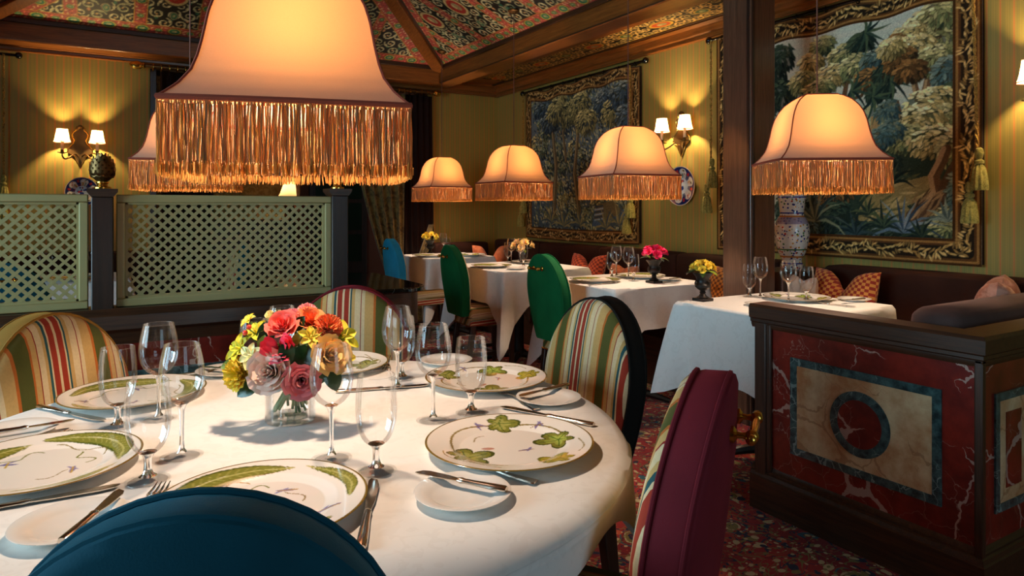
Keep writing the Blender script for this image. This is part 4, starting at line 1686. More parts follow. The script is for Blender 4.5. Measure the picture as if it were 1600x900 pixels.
def plate_mesh(kind):
    cv = Canvas(-0.16, 0.16, -0.16, 0.16, 0.001, (238, 230, 220))
    dk, md, lt = (76, 84, 30), (124, 126, 52), (176, 174, 100)
    brown, gold = (132, 112, 52), (196, 160, 60)

    def arc(r, a0, a1, n=14, wob=0.006):
        m_ = n * 5
        w_ = lambda k: r + wob * math.sin(k / 5 * 0.9)
        return [(w_(k) * math.cos(math.radians(a0 + (a1 - a0) * k / m_)), w_(k) * math.sin(math.radians(a0 + (a1 - a0) * k / m_))) for k in range(m_ + 1)]
    if kind == 'fig':
        cv.stroke(arc(0.112, 20, 330, 22), 0.0042, brown)
        cv.stroke(arc(0.128, 200, 262, 8), 0.0022, brown)
        fig_leaf(cv, -0.080, -0.058, 0.058, 0.5, dk, md, lt)
        fig_leaf(cv, 0.095, 0.028, 0.052, 3.4, dk, md, (176, 192, 90))
        fig_leaf(cv, -0.018, 0.112, 0.046, 0.1, dk, md, lt)
        fig_leaf(cv, 0.086, -0.085, 0.044, 2.6, (120, 116, 36), (170, 158, 56), (200, 176, 80))
        for (x, y, a) in ((0.03, -0.02, 0.3), (-0.06, 0.098, 2.0), (0.06, 0.10, 1.1)):
            cv.leaf(x, y, 0.016, 0.003, a, (110, 100, 150))
            cv.leaf(x + 0.006, y + 0.004, 0.013, 0.003, a + 0.9, (130, 120, 168))
            cv.stroke([(x - 0.014, y - 0.006), (x + 0.014, y + 0.004)], 0.002, (150, 110, 60))
        cv.stroke(arc(0.075, 130, 160, 5, 0.004), 0.002, brown)
        cv.stroke(arc(0.135, 335, 365, 5, 0.004), 0.0018, brown)
        cv.ellipse(-0.04, -0.012, 0.012, 0.006, (196, 140, 120))
    else:
        fern(cv, [(-0.118, 0.055), (-0.075, 0.10), (-0.01, 0.118), (0.055, 0.098), (0.10, 0.06)], 0.022, dk, md, lt)
        fern(cv, [(0.118, 0.045), (0.125, -0.01), (0.105, -0.07), (0.055, -0.112), (-0.01, -0.128)], 0.024, dk, md, lt)
        fern(cv, [(-0.128, -0.02), (-0.118, -0.068), (-0.085, -0.105), (-0.03, -0.132)], 0.013, dk, md, lt)
        cv.stroke(arc(0.085, 100, 160, 8, 0.008), 0.003, md)
        cv.stroke(arc(0.078, 20, 75, 9, 0.012), 0.003, md)
        cv.stroke(arc(0.07, 280, 330, 8, 0.012), 0.0028, md)
        cv.stroke(arc(0.095, -60, 10, 9, 0.010), 0.002, brown)
        cv.stroke(arc(0.06, 200, 250, 6, 0.006), 0.0018, brown)
        for (x, y, a) in ((-0.105, 0.012, 0.4), (0.02, 0.06, 1.6), (-0.02, -0.06, 0.2)):
            cv.leaf(x, y, 0.018, 0.004, a, (120, 112, 164))
            cv.leaf(x + 0.008, y + 0.003, 0.015, 0.003, a + 0.8, (140, 132, 180))
            cv.stroke([(x - 0.015, y - 0.004), (x + 0.012, y + 0.004)], 0.003, gold)
        cv.ellipse(0.03, 0.112, 0.006, 0.004, (196, 90, 40))
    nr, na = 90, 260
    m = MB()
    top = [(PR * (i / nr), plate_z(PR * i / nr)) for i in range(1, nr + 1)]
    under = [(PR + 0.0015, 0.0195), (PR - 0.002, 0.0172), (0.105, 0.0085), (0.098, 0.003), (0.092, 0.0), (0.086, 0.0015), (0.001, 0.002)]
    m.lathe(top + under, na)
    v0 = len(m.v)
    m.add([(0, 0, plate_z(0))], [])
    m.f.extend([(v0, j, (j + 1) % na) for j in range(na)])
    me = m.mesh('plate', True, 50)
    V = np.array(m.v)
    rgb = cv.sample(V[:, 0], V[:, 1])
    r = np.hypot(V[:, 0], V[:, 1])
    rim = (r > PR - 0.0022)
    rgb[rim] = np.array(lin((120, 96, 36))[:3])
    low = np.zeros(len(V), bool)
    low[nr * na + na:v0] = True
    rgb[low] = np.array(lin((236, 232, 226))[:3])
    colour_mesh(me, rgb)
    me.materials.append(M['glaze'])
    return me


PLATE = {'fig': plate_mesh('fig'), 'fern': plate_mesh('fern')}
sm = MB().lathe([(1e-4, 0.005), (0.045, 0.005), (0.050, 0.007), (0.054, 0.0085), (0.074, 0.0135), (0.0755, 0.013), (0.074, 0.0115), (0.048, 0.003), (0.045, 0.0), (1e-4, 0.001)], 64)
SIDE_PLATE = sm.mesh('side_plate', True, 50)
SIDE_PLATE.materials.append(M['porcelain'])


def plate(kind, p, rz, label):
    o = link_mesh('charger_plate', PLATE[kind], None)
    o.location = (p[0], p[1], ZT)
    o.rotation_euler = (0, 0, rz)
    return tag(o, label, 'plate', 'charger plates')


def side_plate(p, label):
    o = link_mesh('side_plate', SIDE_PLATE, None)
    o.location = (p[0], p[1], ZT)
    return tag(o, label, 'plate', 'side plates')


TZ = lambda px, py: at_z(px, py, ZT)
seat_of = {'right': 'before the maroon chair', 'front': 'before the teal chair', 'nearleft': 'nearest the left edge of the photo', 'farleft': 'before the ochre edged chair',
           'farright': 'before the black edged chair', 'back': 'before the dark red edged chair'}
plate('fig', at_z(796, 688, 0.767), 1.05 - 1.55, 'charger plate with fig leaves ' + seat_of['right'])
plate('fern', at_z(407, 780, 0.767), 2.6, 'charger plate with fern leaves ' + seat_of['front'])
plate('fern', at_z(62, 720, 0.767), 1.2, 'charger plate with fern leaves ' + seat_of['nearleft'])
plate('fern', at_z(210, 611, 0.767), 0.2, 'charger plate with fern leaves ' + seat_of['farleft'])
plate('fig', at_z(760, 588, 0.767), 0.6, 'charger plate with fig leaves ' + seat_of['farright'])
plate('fig', at_z(518, 567, 0.767), 2.2, 'charger plate with fig leaves ' + seat_of['back'])

SIDES = {}
for key, px, py in (('right', 723, 766), ('front', 112, 812), ('nearleft', 22, 671), ('farleft', 352, 577), ('farright', 857, 619), ('back', 697, 561)):
    p = at_z(px, py, 0.762)
    SIDES[key] = p
    side_plate(p, 'small white bread plate ' + {'right': 'near the maroon chair', 'front': 'left of the teal chair', 'nearleft': 'touching the left edge of the photo',
                                                'farleft': 'left of the bouquet', 'farright': 'under the black edged chair back', 'back': 'behind the tallest pair of glasses'}[key])


# cutlery lies along +x, handle at the origin end
def knife_mesh(L, blade, name):
    m = MB()
    h = L - blade
    prof = [(0.0, 0.0062, 0.0042), (0.004, 0.0078, 0.005), (h * 0.3, 0.0075, 0.0045), (h * 0.85, 0.0055, 0.0036), (h * 0.93, 0.0068, 0.0045), (h, 0.0045, 0.003)]
    n = 12
    vs, fs = [], []
    for x, w, t in prof:
        for j in range(n):
            a = 2 * PI * j / n
            vs.append((x, w * math.cos(a), 0.0048 + t * math.sin(a)))
    for i in range(len(prof) - 1):
        for j in range(n):
            fs.append((i * n + j, i * n + (j + 1) % n, (i + 1) * n + (j + 1) % n, (i + 1) * n + j))
    fs.append(tuple(range(n))[::-1])
    fs.append(tuple((len(prof) - 1) * n + j for j in range(n)))
    m.add(vs, fs)
    bl = MB()
    pts = [(h - 0.002, -0.0045), (h + blade * 0.25, -0.0085), (h + blade * 0.75, -0.0105), (L - 0.008, -0.007), (L, 0.004), (L - 0.01, 0.0075), (h + blade * 0.5, 0.007), (h - 0.002, 0.0045)]
    bl.prism(pts, 0.0040, 0.0056)
    return m.mesh(name + '_handle', True, 45), bl.mesh(name + '_blade', True, 30)


def fork_mesh():
    m = MB()
    L = 0.195
    cen = [(0.0, 0.0075, 0.0035), (0.005, 0.0095, 0.0035), (0.05, 0.006, 0.004), (0.10, 0.0035, 0.0085), (0.13, 0.0045, 0.0065), (0.142, 0.0105, 0.004), (0.152, 0.0125, 0.003)]
    vs, fs = [], []
    for x, w, z in cen:
        vs += [(x, -w, z + 0.0), (x, w, z + 0.0), (x, w * 0.8, z + 0.0022), (x, -w * 0.8, z + 0.0022)]
    for i in range(len(cen) - 1):
        for j in range(4):
            fs.append((i * 4 + j, i * 4 + (j + 1) % 4, (i + 1) * 4 + (j + 1) % 4, (i + 1) * 4 + j))
    fs += [(3, 2, 1, 0), tuple((len(cen) - 1) * 4 + j for j in range(4))]
    m.add(vs, fs)
    tn = MB()
    for k in range(4):
        y = -0.0105 + 0.007 * k
        tn.tube([(0.150, y, 0.004), (0.165, y, 0.0032), (0.182, y * 0.95, 0.0038), (L, y * 0.92, 0.006)], [0.0016, 0.0015, 0.0013, 0.0008], 6)
    return m.mesh('fork_handle', True, 50), tn.mesh('fork_tines', True, 50)


KNIFE = knife_mesh(0.232, 0.118, 'knife')
BUTTER = knife_mesh(0.165, 0.078, 'butter_knife')
FORK = fork_mesh()
for a in (*KNIFE, *BUTTER, *FORK):
    a.materials.append(M['silver'])


def cutlery(kind, p, q, z, label, anchor='q', tilt=0.0):
    """p: handle end, q: tip (plan points)"""
    p, q = Vector((p[0], p[1], 0)), Vector((q[0], q[1], 0))
    d = (q - p).normalized()
    src, L, nm = {'knife': (KNIFE, 0.232, 'dinner_knife'), 'butter': (BUTTER, 0.165, 'butter_knife'), 'fork': (FORK, 0.195, 'dinner_fork')}[kind]
    o = empty(nm, (0, 0, 0))
    start = (q - d * L) if anchor == 'q' else ((p + q) / 2 - d * L / 2 if anchor == 'm' else p)
    o.location = (start.x, start.y, z)
    o.rotation_euler = (0, tilt, math.atan2(d.y, d.x))
    link_mesh('handle', src[0], None, o)
    link_mesh('tines' if kind == 'fork' else 'blade', src[1], None, o)
    return tag(o, label, 'fork' if kind == 'fork' else 'knife', 'cutlery')


ZP = ZT + 0.0125
cutlery('butter', at_z(793, 770, ZP), at_z(650, 741, ZP), ZP, 'butter knife across the bread plate near the maroon chair', 'm')
cutlery('butter', at_z(103, 846, ZP), at_z(186, 773, ZP), ZP, 'butter knife across the bread plate left of the teal chair', 'm')
cutlery('butter', at_z(893, 602, ZP), at_z(804, 624, ZP), ZP, 'butter knife across the bread plate by the black edged chair', 'm')
cutlery('butter', at_z(-24, 682, ZP), at_z(100, 662, ZP), ZP, 'butter knife across the bread plate at the left edge', 'm')
cutlery('butter', at_z(395, 582, ZP), at_z(318, 576, ZP), ZP, 'butter knife across the bread plate left of the bouquet', 'm')
cutlery('knife', TZ(566, 850), TZ(584, 752), ZT, 'dinner knife right of the plate before the teal chair', 'q')
cutlery('knife', TZ(-20, 800), TZ(188, 762), ZT, 'dinner knife beside the plate nearest the left edge', 'q')
cutlery('knife', TZ(56, 637), TZ(168, 661), ZT, 'dinner knife before the ochre edged striped chair', 'm')
cutlery('knife', TZ(928, 667), TZ(868, 655), ZT, 'dinner knife with its handle past the plate before the maroon chair', 'p')
cutlery('knife', TZ(560, 612), TZ(640, 606), ZT, 'dinner knife lying behind the tallest pair of glasses', 'm')
cutlery('fork', TZ(851, 761), TZ(682, 716), ZT, 'dinner fork partly under the bread plate near the maroon chair', 'm')
cutlery('fork', TZ(222, 800), TZ(256, 758), ZT, 'dinner fork with tines showing behind the teal chair', 'q')
cutlery('fork', TZ(20, 703), TZ(112, 676), ZT, 'dinner fork between the bread plate and plate at the left edge', 'q')
cutlery('fork', TZ(607, 552), TZ(603, 581), ZT, 'dinner fork between the two far plates', 'q')
cutlery('fork', TZ(835, 640), TZ(776, 610), ZT, 'dinner fork beside the plate before the black edged chair', 'q')
cutlery('fork', TZ(392, 566), TZ(300, 590), ZT, 'dinner fork beside the plate before the ochre edged chair', 'q')


# glasses: thin bowl, solid stem and foot
def glass_meshes(kind):
    if kind == 'wine':
        bowl = [(0.004, 0.094), (0.012, 0.0965), (0.024, 0.105), (0.033, 0.118), (0.0375, 0.134), (0.0385, 0.150), (0.0365, 0.170), (0.033, 0.188), (0.0295, 0.2035)]
        stem = [(0.0115, 0.0965), (0.007, 0.091), (0.0045, 0.082), (0.0036, 0.06), (0.0036, 0.03), (0.0048, 0.015), (0.009, 0.0085)]
        foot = [(0.009, 0.0085), (0.02, 0.0055), (0.034, 0.0030), (0.0365, 0.002), (0.0365, 0.0005), (0.030, 0.0), (1e-4, 0.0)]
    else:
        bowl = [(0.005, 0.044), (0.014, 0.047), (0.024, 0.057), (0.031, 0.073), (0.0345, 0.092), (0.0352, 0.112), (0.0342, 0.135), (0.0325, 0.152), (0.0312, 0.1645)]
        stem = [(0.014, 0.0475), (0.009, 0.043), (0.0065, 0.037), (0.0058, 0.029), (0.0062, 0.02), (0.0085, 0.0125), (0.014, 0.0085)]
        foot = [(0.014, 0.0085), (0.024, 0.005), (0.033, 0.0032), (0.0348, 0.002), (0.0348, 0.0005), (0.03, 0.0), (1e-4, 0.0)]
    b = MB()
    fine = [tuple(p)[:2] for p in [(v.x, v.y) for v in spline([(r, z, 0) for r, z in bowl], 4)]]
    b.lathe(fine, 40)
    rimr, rimz = bowl[-1]
    rm = MB().tube([(rimr * math.cos(2 * PI * k / 40), rimr * math.sin(2 * PI * k / 40), rimz) for k in range(40)], 0.0006, 5, closed=True)
    s = MB().lathe([(1e-4, stem[0][1] + 0.0015)] + stem, 28)
    ft = MB().lathe(foot, 36)
    out = [b.mesh('bowl', True, 80), s.mesh('stem', True, 60), rm.mesh('rim', True, 80), ft.mesh('foot', True, 60)]
    out[3].materials.append(M['glass_foot'])
    out[0].materials.append(M['glass_wall'])
    out[1].materials.append(M['glass'])
    out[2].materials.append(M['glass_wall'])
    return out


GLASS = {'wine': glass_meshes('wine'), 'water': glass_meshes('water')}


def glass(kind, p, label, group='glasses on the round table', k=1.0):
    o = empty('wine_glass' if kind == 'wine' else 'water_goblet', (p[0], p[1], ZT))
    b = link_mesh('bowl', GLASS[kind][0], None, o)
    link_mesh('stem', GLASS[kind][1], None, o)
    link_mesh('foot', GLASS[kind][3], None, o)
    link_mesh('rim', GLASS[kind][2], None, b)
    o.scale = (k, k, k)
    return tag(o, label, 'glass', group)


for kind, px, py, lab in (('wine', 248, 655, 'tall wine glass behind the plate before the ochre edged chair'),
                          ('wine', 284, 713, 'tall wine glass right of the near left water goblets'),
                          ('water', 184, 668, 'water goblet standing before the plate of the ochre edged chair'),
                          ('water', 231, 751, 'water goblet at the rim of the plate nearest the left edge'),
                          ('wine', 518, 717, 'tall wine glass right in front of the bouquet'),
                          ('water', 588, 736, 'water goblet standing right of the bouquet near the teal chair'),
                          ('wine', 677, 657, 'tall wine glass touching the left side of the black chair plate'),
                          ('water', 736, 645, 'water goblet before the plate of the black edged chair'),
                          ('wine', 621, 607, 'tall wine glass in line with a goblet before the dark red edged chair'),
                          ('water', 628, 592, 'water goblet hidden behind a wine glass before the dark red edged chair'),
                          ('wine', 441, 606, 'wine glass with only its rim showing above the bouquet'),
                          ('water', 396, 600, 'water goblet peeking out behind the red berries of the bouquet')):
    glass(kind, TZ(px, py), lab)

# settings of the wall tables
far_things = [
    (T_BOOTH, [('wine', 1188, 465, 'left'), ('wine', 1232, 473, 'right'), ('water', 1171, 464, 'left'), ('water', 1260, 470, 'right')],
     [('fig', 1245, 465)], [(1335, 470), (1190, 478)]),
    (T_PINK, [('wine', 963, 432, 'left'), ('wine', 982, 436, 'right'), ('water', 956, 434, 'left'), ('water', 990, 439, 'right')],
     [('fern', 930, 437), ('fern', 1002, 431)], [(1046, 438)]),
    (T_PEACH, [('wine', 799, 411, 'left'), ('wine', 813, 413, 'right'), ('water', 794, 410, 'left'), ('water', 818, 416, 'right')],
     [('fern', 768, 415), ('fig', 828, 409)], [(806, 421)]),
    (T_FAR, [('wine', 693, 397, 'left'), ('water', 699, 399, 'right')], [('fern', 670, 399), ('fig', 733, 398)], [(681, 402)]),
]
for what, gl, pl, sp in far_things:
    seen = {}
    for kind, px, py, sd in gl:
        nm = 'wine glass' if kind == 'wine' else 'water goblet'
        glass(kind, TZ(px, py), '%s %s on the table %s' % ('left' if sd == 'left' else 'right', nm, what), 'glasses on the wall tables')
    for i, (kd, px, py) in enumerate(pl):
        plate(kd, at_z(px, py, 0.762), i * 1.3, 'decorated charger plate %s on the table %s' % (('by the aisle', 'by the bench')[i] if len(pl) > 1 else 'by the bench', what))['group'] = 'plates on the wall tables'
    for i, (px, py) in enumerate(sp):
        side_plate(TZ(px, py), 'small bread plate %son the table %s' % (('near the bench ', 'near the booth cap ')[i] if len(sp) > 1 else '', what))['group'] = 'bread plates on the wall tables'


def on_table(x0, y0, x1, y1):
    return (x0, y0), (x1, y1)


cutlery('knife', TZ(1275, 474), TZ(1320, 479), ZT, 'knife near the bench end of the table behind the booth', 'm')
cutlery('fork', TZ(1255, 474), TZ(1310, 470), ZT, 'fork lying by the plate on the table behind the booth', 'm')
cutlery('knife', TZ(955, 443), TZ(925, 446), ZT, 'knife at the aisle edge of the table with magenta roses', 'm')
cutlery('knife', TZ(785, 418), TZ(765, 420), ZT, 'knife at the aisle edge of the table with peach roses', 'm')
cutlery('butter', at_z(1056, 436, ZP), at_z(1036, 438, ZP), ZP, 'butter knife on the bread plate beside the magenta roses', 'm')
cutlery('butter', at_z(1350, 468, ZP), at_z(1315, 471, ZP), ZP, 'butter knife on the bread plate behind the booth', 'm')

# ------------------------------------------------------------------ tapestries
def foliage(cv, cx, cy, rx, ry, pal, n=90, L=0.035, W=0.012, dark=(22, 30, 26), spread=1.0, droop=-0.9, rng=random.Random(5)):
    cv.ellipse(cx, cy, rx * 0.92, ry * 0.9, dark, 0, 0.55)
    n, L, W = int(n * 2.6), L * 0.60, W * 0.62
    for i in range(n):
        a, r = rng.uniform(0, 2 * PI), math.sqrt(rng.random())
        x, y = cx + rx * r * math.cos(a), cy + ry * r * math.sin(a)
        lum = 0.5 + 0.5 * ((y - cy) / ry * 0.6 - (x - cx) / rx * 0.35)
        k = min(len(pal) - 1, max(0, int(lum * len(pal) + rng.uniform(-0.9, 0.9))))
        ang = math.atan2(y - cy, (x - cx) * 0.8) * 0.45 + droop + rng.uniform(-0.5, 0.5)
        f_ = rng.uniform(0.82, 1.14)
        c = [min(255, v * f_) for v in pal[k]]
        cv.leaf(x + 0.003, y - 0.004, L * 1.05, W * 1.25, ang, dark, 0.4)
        cv.leaf(x, y, L * rng.uniform(0.8, 1.1), W, ang, c)


def frond(cv, x, y, n, L, cols, rng, up=PI / 2, fan=2.2, w=0.012):
    for i in range(n):
        a = up + fan * ((i + 0.5) / n - 0.5) + rng.uniform(-0.1, 0.1)
        l = L * rng.uniform(0.75, 1.05)
        bend = -0.5 * (a - up)
        pts = [(x + l * t * math.cos(a + bend * -t), y + l * t * math.sin(a + bend * -t) - 0.25 * l * t * t * abs(a - up)) for t in (0, 0.33, 0.66, 1.0)]
        cv.stroke(pts, [w, w * 1.1, w * 0.7, 0.002], cols[i % len(cols)])


def leafy_border(cv, x0, x1, y0, y1, bw, rng):
    rect = lambda a, b, c, d, col: cv.poly([(a, c), (b, c), (b, d), (a, d)], col)
    for (a, b, c, d) in ((x0, x1, y0, y0 + bw), (x0, x1, y1 - bw, y1), (x0, x0 + bw, y0, y1), (x1 - bw, x1, y0, y1)):
        rect(a, b, c, d, (92, 62, 30))
    k = 0.012
    for inset, col, wd in ((0.006, (60, 36, 18), 0.012), (0.018, (140, 100, 52), 0.010), (0.030, (80, 50, 26), 0.010)):
        for i_ in (inset, bw - inset):
            cv.stroke([(x0 + i_, y0 + i_), (x1 - i_, y0 + i_), (x1 - i_, y1 - i_), (x0 + i_, y1 - i_), (x0 + i_, y0 + i_)], wd, col)
    m = bw / 2
    path = [(x0 + m, y0 + m), (x1 - m, y0 + m), (x1 - m, y1 - m), (x0 + m, y1 - m), (x0 + m, y0 + m)]
    cv.stroke(path, bw - 0.07, (34, 26, 18))
    for (p, q) in zip(path, path[1:]):
        L = math.hypot(q[0] - p[0], q[1] - p[1])
        a0 = math.atan2(q[1] - p[1], q[0] - p[0])
        n = int(L / 0.014)
        for i in range(n):
            t = (i + 0.5) / n
            x, y = p[0] + (q[0] - p[0]) * t, p[1] + (q[1] - p[1]) * t
            for s in (-1, 1):
                o = s * rng.uniform(0.008, 0.028)
                c = rng.choice(((178, 140, 80), (200, 164, 100), (140, 106, 56), (110, 84, 46)))
                o += 0.014 * math.sin(t * L * 26)
                cv.leaf(x - math.sin(a0) * o, y + math.cos(a0) * o, rng.uniform(0.014, 0.024), 0.0055, a0 + s * rng.uniform(-0.3, 1.5) + 0.5 * math.sin(t * L * 26), c)
    return cv


def hang(name, cv, x, label, sag):
    def place(X, Y):
        u = (X - cv.x0) / (cv.rx * (cv.w - 1))
        v = (Y - cv.y0) / (cv.ry * (cv.h - 1))
        wave = 0.012 * np.sin(u * 17 + 0.6) * (0.3 + 0.7 * v) + 0.008 * np.sin(u * 7 + 2)
        top = 0.018 * np.sin(u * 24) * np.clip((v - 0.6) / 0.4, 0, 1) ** 2
        return np.stack([x - 0.035 - wave, -X, Y + top - sag * (1 - v) * np.sin(PI * u) * 0.5], 1)
    o = canvas_sheet(name, cv, place, M['tapestry'])
    tag(o, label, 'tapestry', 'wall tapestries')
    x0, x1 = -cv.x0, -(cv.x0 + cv.rx * (cv.w - 1))
    y0, y1 = cv.y0, cv.y0 + cv.ry * (cv.h - 1)
    MB().grid(lambda u, v: (x - 0.012, x0 + (x1 - x0) * u, y0 + 0.01 + (y1 - y0 - 0.03) * v), 8, 8).build('lining', M['plain_dark'], o)
    return o


def wp(px, py):
    p = on_x(px, py, XR - 0.03)
    return (-p[1], p[2])


# ---- the large tapestry with the castle
rng = random.Random(11)
A, B, C, D = -3.42, -1.715, 0.905, 2.405
cv = Canvas(A, B, C, D, 0.0042, (134, 134, 116))
for k in range(60):
    z = C + (D - C) * k / 60
    cv.poly([(A, z), (B, z), (B, z + 0.03), (A, z + 0.03)], [178 - 26 * (1 - k / 60) + rng.uniform(-4, 4), 178 - 24 * (1 - k / 60), 160 - 30 * (1 - k / 60)])
olive = [(48, 58, 42), (92, 98, 62), (132, 128, 80), (172, 160, 106), (206, 190, 136)]
tan = [(84, 74, 42), (134, 114, 66), (176, 150, 92), (208, 182, 124), (226, 204, 150)]
blue = [(26, 40, 44), (44, 64, 66), (66, 88, 86), (92, 108, 98), (120, 130, 112)]
brown = [(44, 32, 20), (84, 58, 32), (124, 86, 46), (150, 108, 60)]
dk = [(18, 26, 24), (30, 42, 36), (46, 60, 46), (66, 78, 56)]
# distance: pale hills, castle
cv.poly([wp(1215, 250), wp(1215, 165), wp(1280, 185), wp(1330, 175), wp(1400, 190), wp(1440, 185), wp(1500, 175), wp(1500, 250)], (96, 112, 98))
cv.poly([wp(1300, 215), wp(1340, 168), wp(1400, 160), wp(1420, 205)], (164, 156, 110))
for i in range(30):
    p = wp(rng.uniform(1320, 1420), rng.uniform(165, 215))
    cv.leaf(p[0], p[1], 0.07, 0.008, rng.uniform(-0.5, 0.1), rng.choice(((112, 124, 100), (140, 142, 110), (84, 102, 88))), 0.8)
for px, w, top, base, spire in ((1368, 9, 182, 225, 166), (1348, 7, 192, 222, 180)):
    cv.poly([wp(px - w, base), wp(px + w, base), wp(px + w - 2, top), wp(px - w + 2, top)], (150, 118, 74))
    cv.poly([wp(px - w - 2, top), wp(px + w + 1, top), wp(px, spire)], (96, 104, 92))
    cv.poly([wp(px - 2, base - 16), wp(px + 2, base - 16), wp(px + 2, base - 8), wp(px - 2, base - 8)], (60, 44, 30))
cv.poly([wp(1340, 230), wp(1385, 232), wp(1385, 210), wp(1340, 206)], (128, 100, 64))
# middle ground
cv.poly([wp(1215, 400), wp(1215, 250), wp(1330, 235), wp(1420, 225), wp(1510, 240), wp(1515, 400)], (40, 50, 38))
cv.poly([wp(1330, 345), wp(1360, 300), wp(1410, 285), wp(1470, 270), wp(1470, 300), wp(1420, 322), wp(1440, 345)], (126, 108, 66))
for i in range(60):
    p = wp(rng.uniform(1335, 1470), rng.uniform(272, 345))
    cv.leaf(p[0], p[1], 0.05, 0.007, rng.uniform(-0.2, 0.9), rng.choice(((150, 128, 80), (104, 92, 54), (170, 146, 96), (84, 80, 46))), 0.9)
# dark tree behind the column side
for px, py in ((1205, 120), (1218, 95), (1220, 150), (1190, 170), (1180, 100), (1190, 220), (1225, 210)):
    q = wp(px, py)
    foliage(cv, q[0], q[1], 0.12, 0.10, dk, 50, 0.040, 0.011, (20, 26, 22), rng=rng)
# chestnut tree in the middle
trunk = [wp(1310, 200), wp(1316, 165), wp(1322, 130), wp(1330, 100)]
cv.stroke(trunk, [0.045, 0.035, 0.028, 0.02], (86, 62, 42))
cv.stroke([wp(1316, 160), wp(1345, 150), wp(1362, 125)], [0.022, 0.018, 0.01], (86, 62, 42))
for px, py, rx, ry, pal in ((1285, 72, 0.10, 0.07, olive), (1268, 98, 0.10, 0.07, tan), (1320, 88, 0.13, 0.08, olive), (1345, 70, 0.10, 0.08, dk), (1300, 120, 0.14, 0.09, tan),
                            (1340, 105, 0.14, 0.09, olive), (1372, 95, 0.12, 0.09, blue), (1255, 130, 0.12, 0.09, olive), (1360, 125, 0.12, 0.08, brown), (1385, 120, 0.10, 0.07, dk),
                            (1280, 140, 0.12, 0.07, olive), (1375, 145, 0.10, 0.06, dk)):
    q = wp(px, py)
    foliage(cv, q[0], q[1], rx * 0.86, ry * 0.86, pal, 40, 0.046, 0.012, (24, 30, 24), rng=rng)
for px, py in ((1352, 50), (1385, 85), (1395, 125), (1365, 150), (1330, 140)):
    q = wp(px, py)
    frond(cv, q[0], q[1], 9, 0.16, [(26, 38, 34), (44, 62, 50), (66, 80, 56)], rng, -0.4, 3.4, 0.016)
# big tree at the right
for pts, w in (([wp(1412, 232), wp(1430, 200), wp(1440, 165), wp(1432, 130), wp(1425, 100)], 0.055), ([wp(1432, 180), wp(1450, 140), wp(1458, 100), wp(1470, 60)], 0.045), ([wp(1408, 235), wp(1412, 190), wp(1405, 160)], 0.03)):
    cv.stroke(pts, [w, w * 0.9, w * 0.7, w * 0.55, w * 0.4][:len(pts)], (92, 66, 44))
    cv.stroke([(x - 0.008, y) for x, y in pts], [w * 0.3] * len(pts), (150, 118, 80))
for px, py, rx, ry, pal in ((1452, 38, 0.14, 0.09, tan), (1478, 60, 0.14, 0.13, olive), (1422, 58, 0.11, 0.08, tan), (1402, 72, 0.09, 0.08, brown), (1430, 80, 0.14, 0.10, tan),
                            (1465, 95, 0.14, 0.10, olive), (1410, 95, 0.12, 0.09, brown), (1395, 75, 0.10, 0.07, tan), (1485, 115, 0.10, 0.11, blue), (1425, 112, 0.11, 0.07, brown),
                            (1478, 20, 0.14, 0.09, olive), (1490, 160, 0.08, 0.12, dk)):
    q = wp(px, py)
    foliage(cv, q[0], q[1], rx * 0.86, ry * 0.86, pal, 56, 0.036, 0.013, (40, 36, 22), rng=rng)
for px, py, rx, ry, pal in ((1460, 165, 0.15, 0.10, tan), (1480, 195, 0.13, 0.11, olive), (1440, 195, 0.14, 0.10, tan), (1420, 218, 0.13, 0.08, olive), (1465, 222, 0.15, 0.09, tan), (1490, 235, 0.08, 0.09, olive)):
    q = wp(px, py)
    foliage(cv, q[0], q[1], rx, ry, pal, 60, 0.036, 0.013, (40, 42, 26), rng=rng)
for px, py in ((1388, 175), (1395, 205), (1380, 215), (1290, 205), (1300, 225), (1270, 215)):
    q = wp(px, py)
    foliage(cv, q[0], q[1], 0.08, 0.07, blue, 30, 0.028, 0.008, (44, 58, 52), rng=rng)
# leaning trunk with roots, right foreground
root_ = [wp(1432, 340), wp(1452, 322), wp(1466, 300), wp(1462, 275), wp(1475, 250), wp(1482, 232)]
cv.stroke(root_, [0.10, 0.085, 0.06, 0.055, 0.05, 0.04], (78, 56, 38))
cv.stroke([(x - 0.018, y) for x, y in root_], [0.025] * 6, (150, 120, 84))
cv.stroke([wp(1470, 320), wp(1478, 285), wp(1492, 255)], [0.05, 0.04, 0.03], (66, 48, 34))
for i in range(26):
    q = wp(rng.uniform(1425, 1475), rng.uniform(300, 345))
    cv.leaf(q[0], q[1], 0.045, 0.006, rng.uniform(0.5, 1.2), rng.choice(((120, 92, 60), (56, 40, 28), (140, 110, 74))), 0.8)
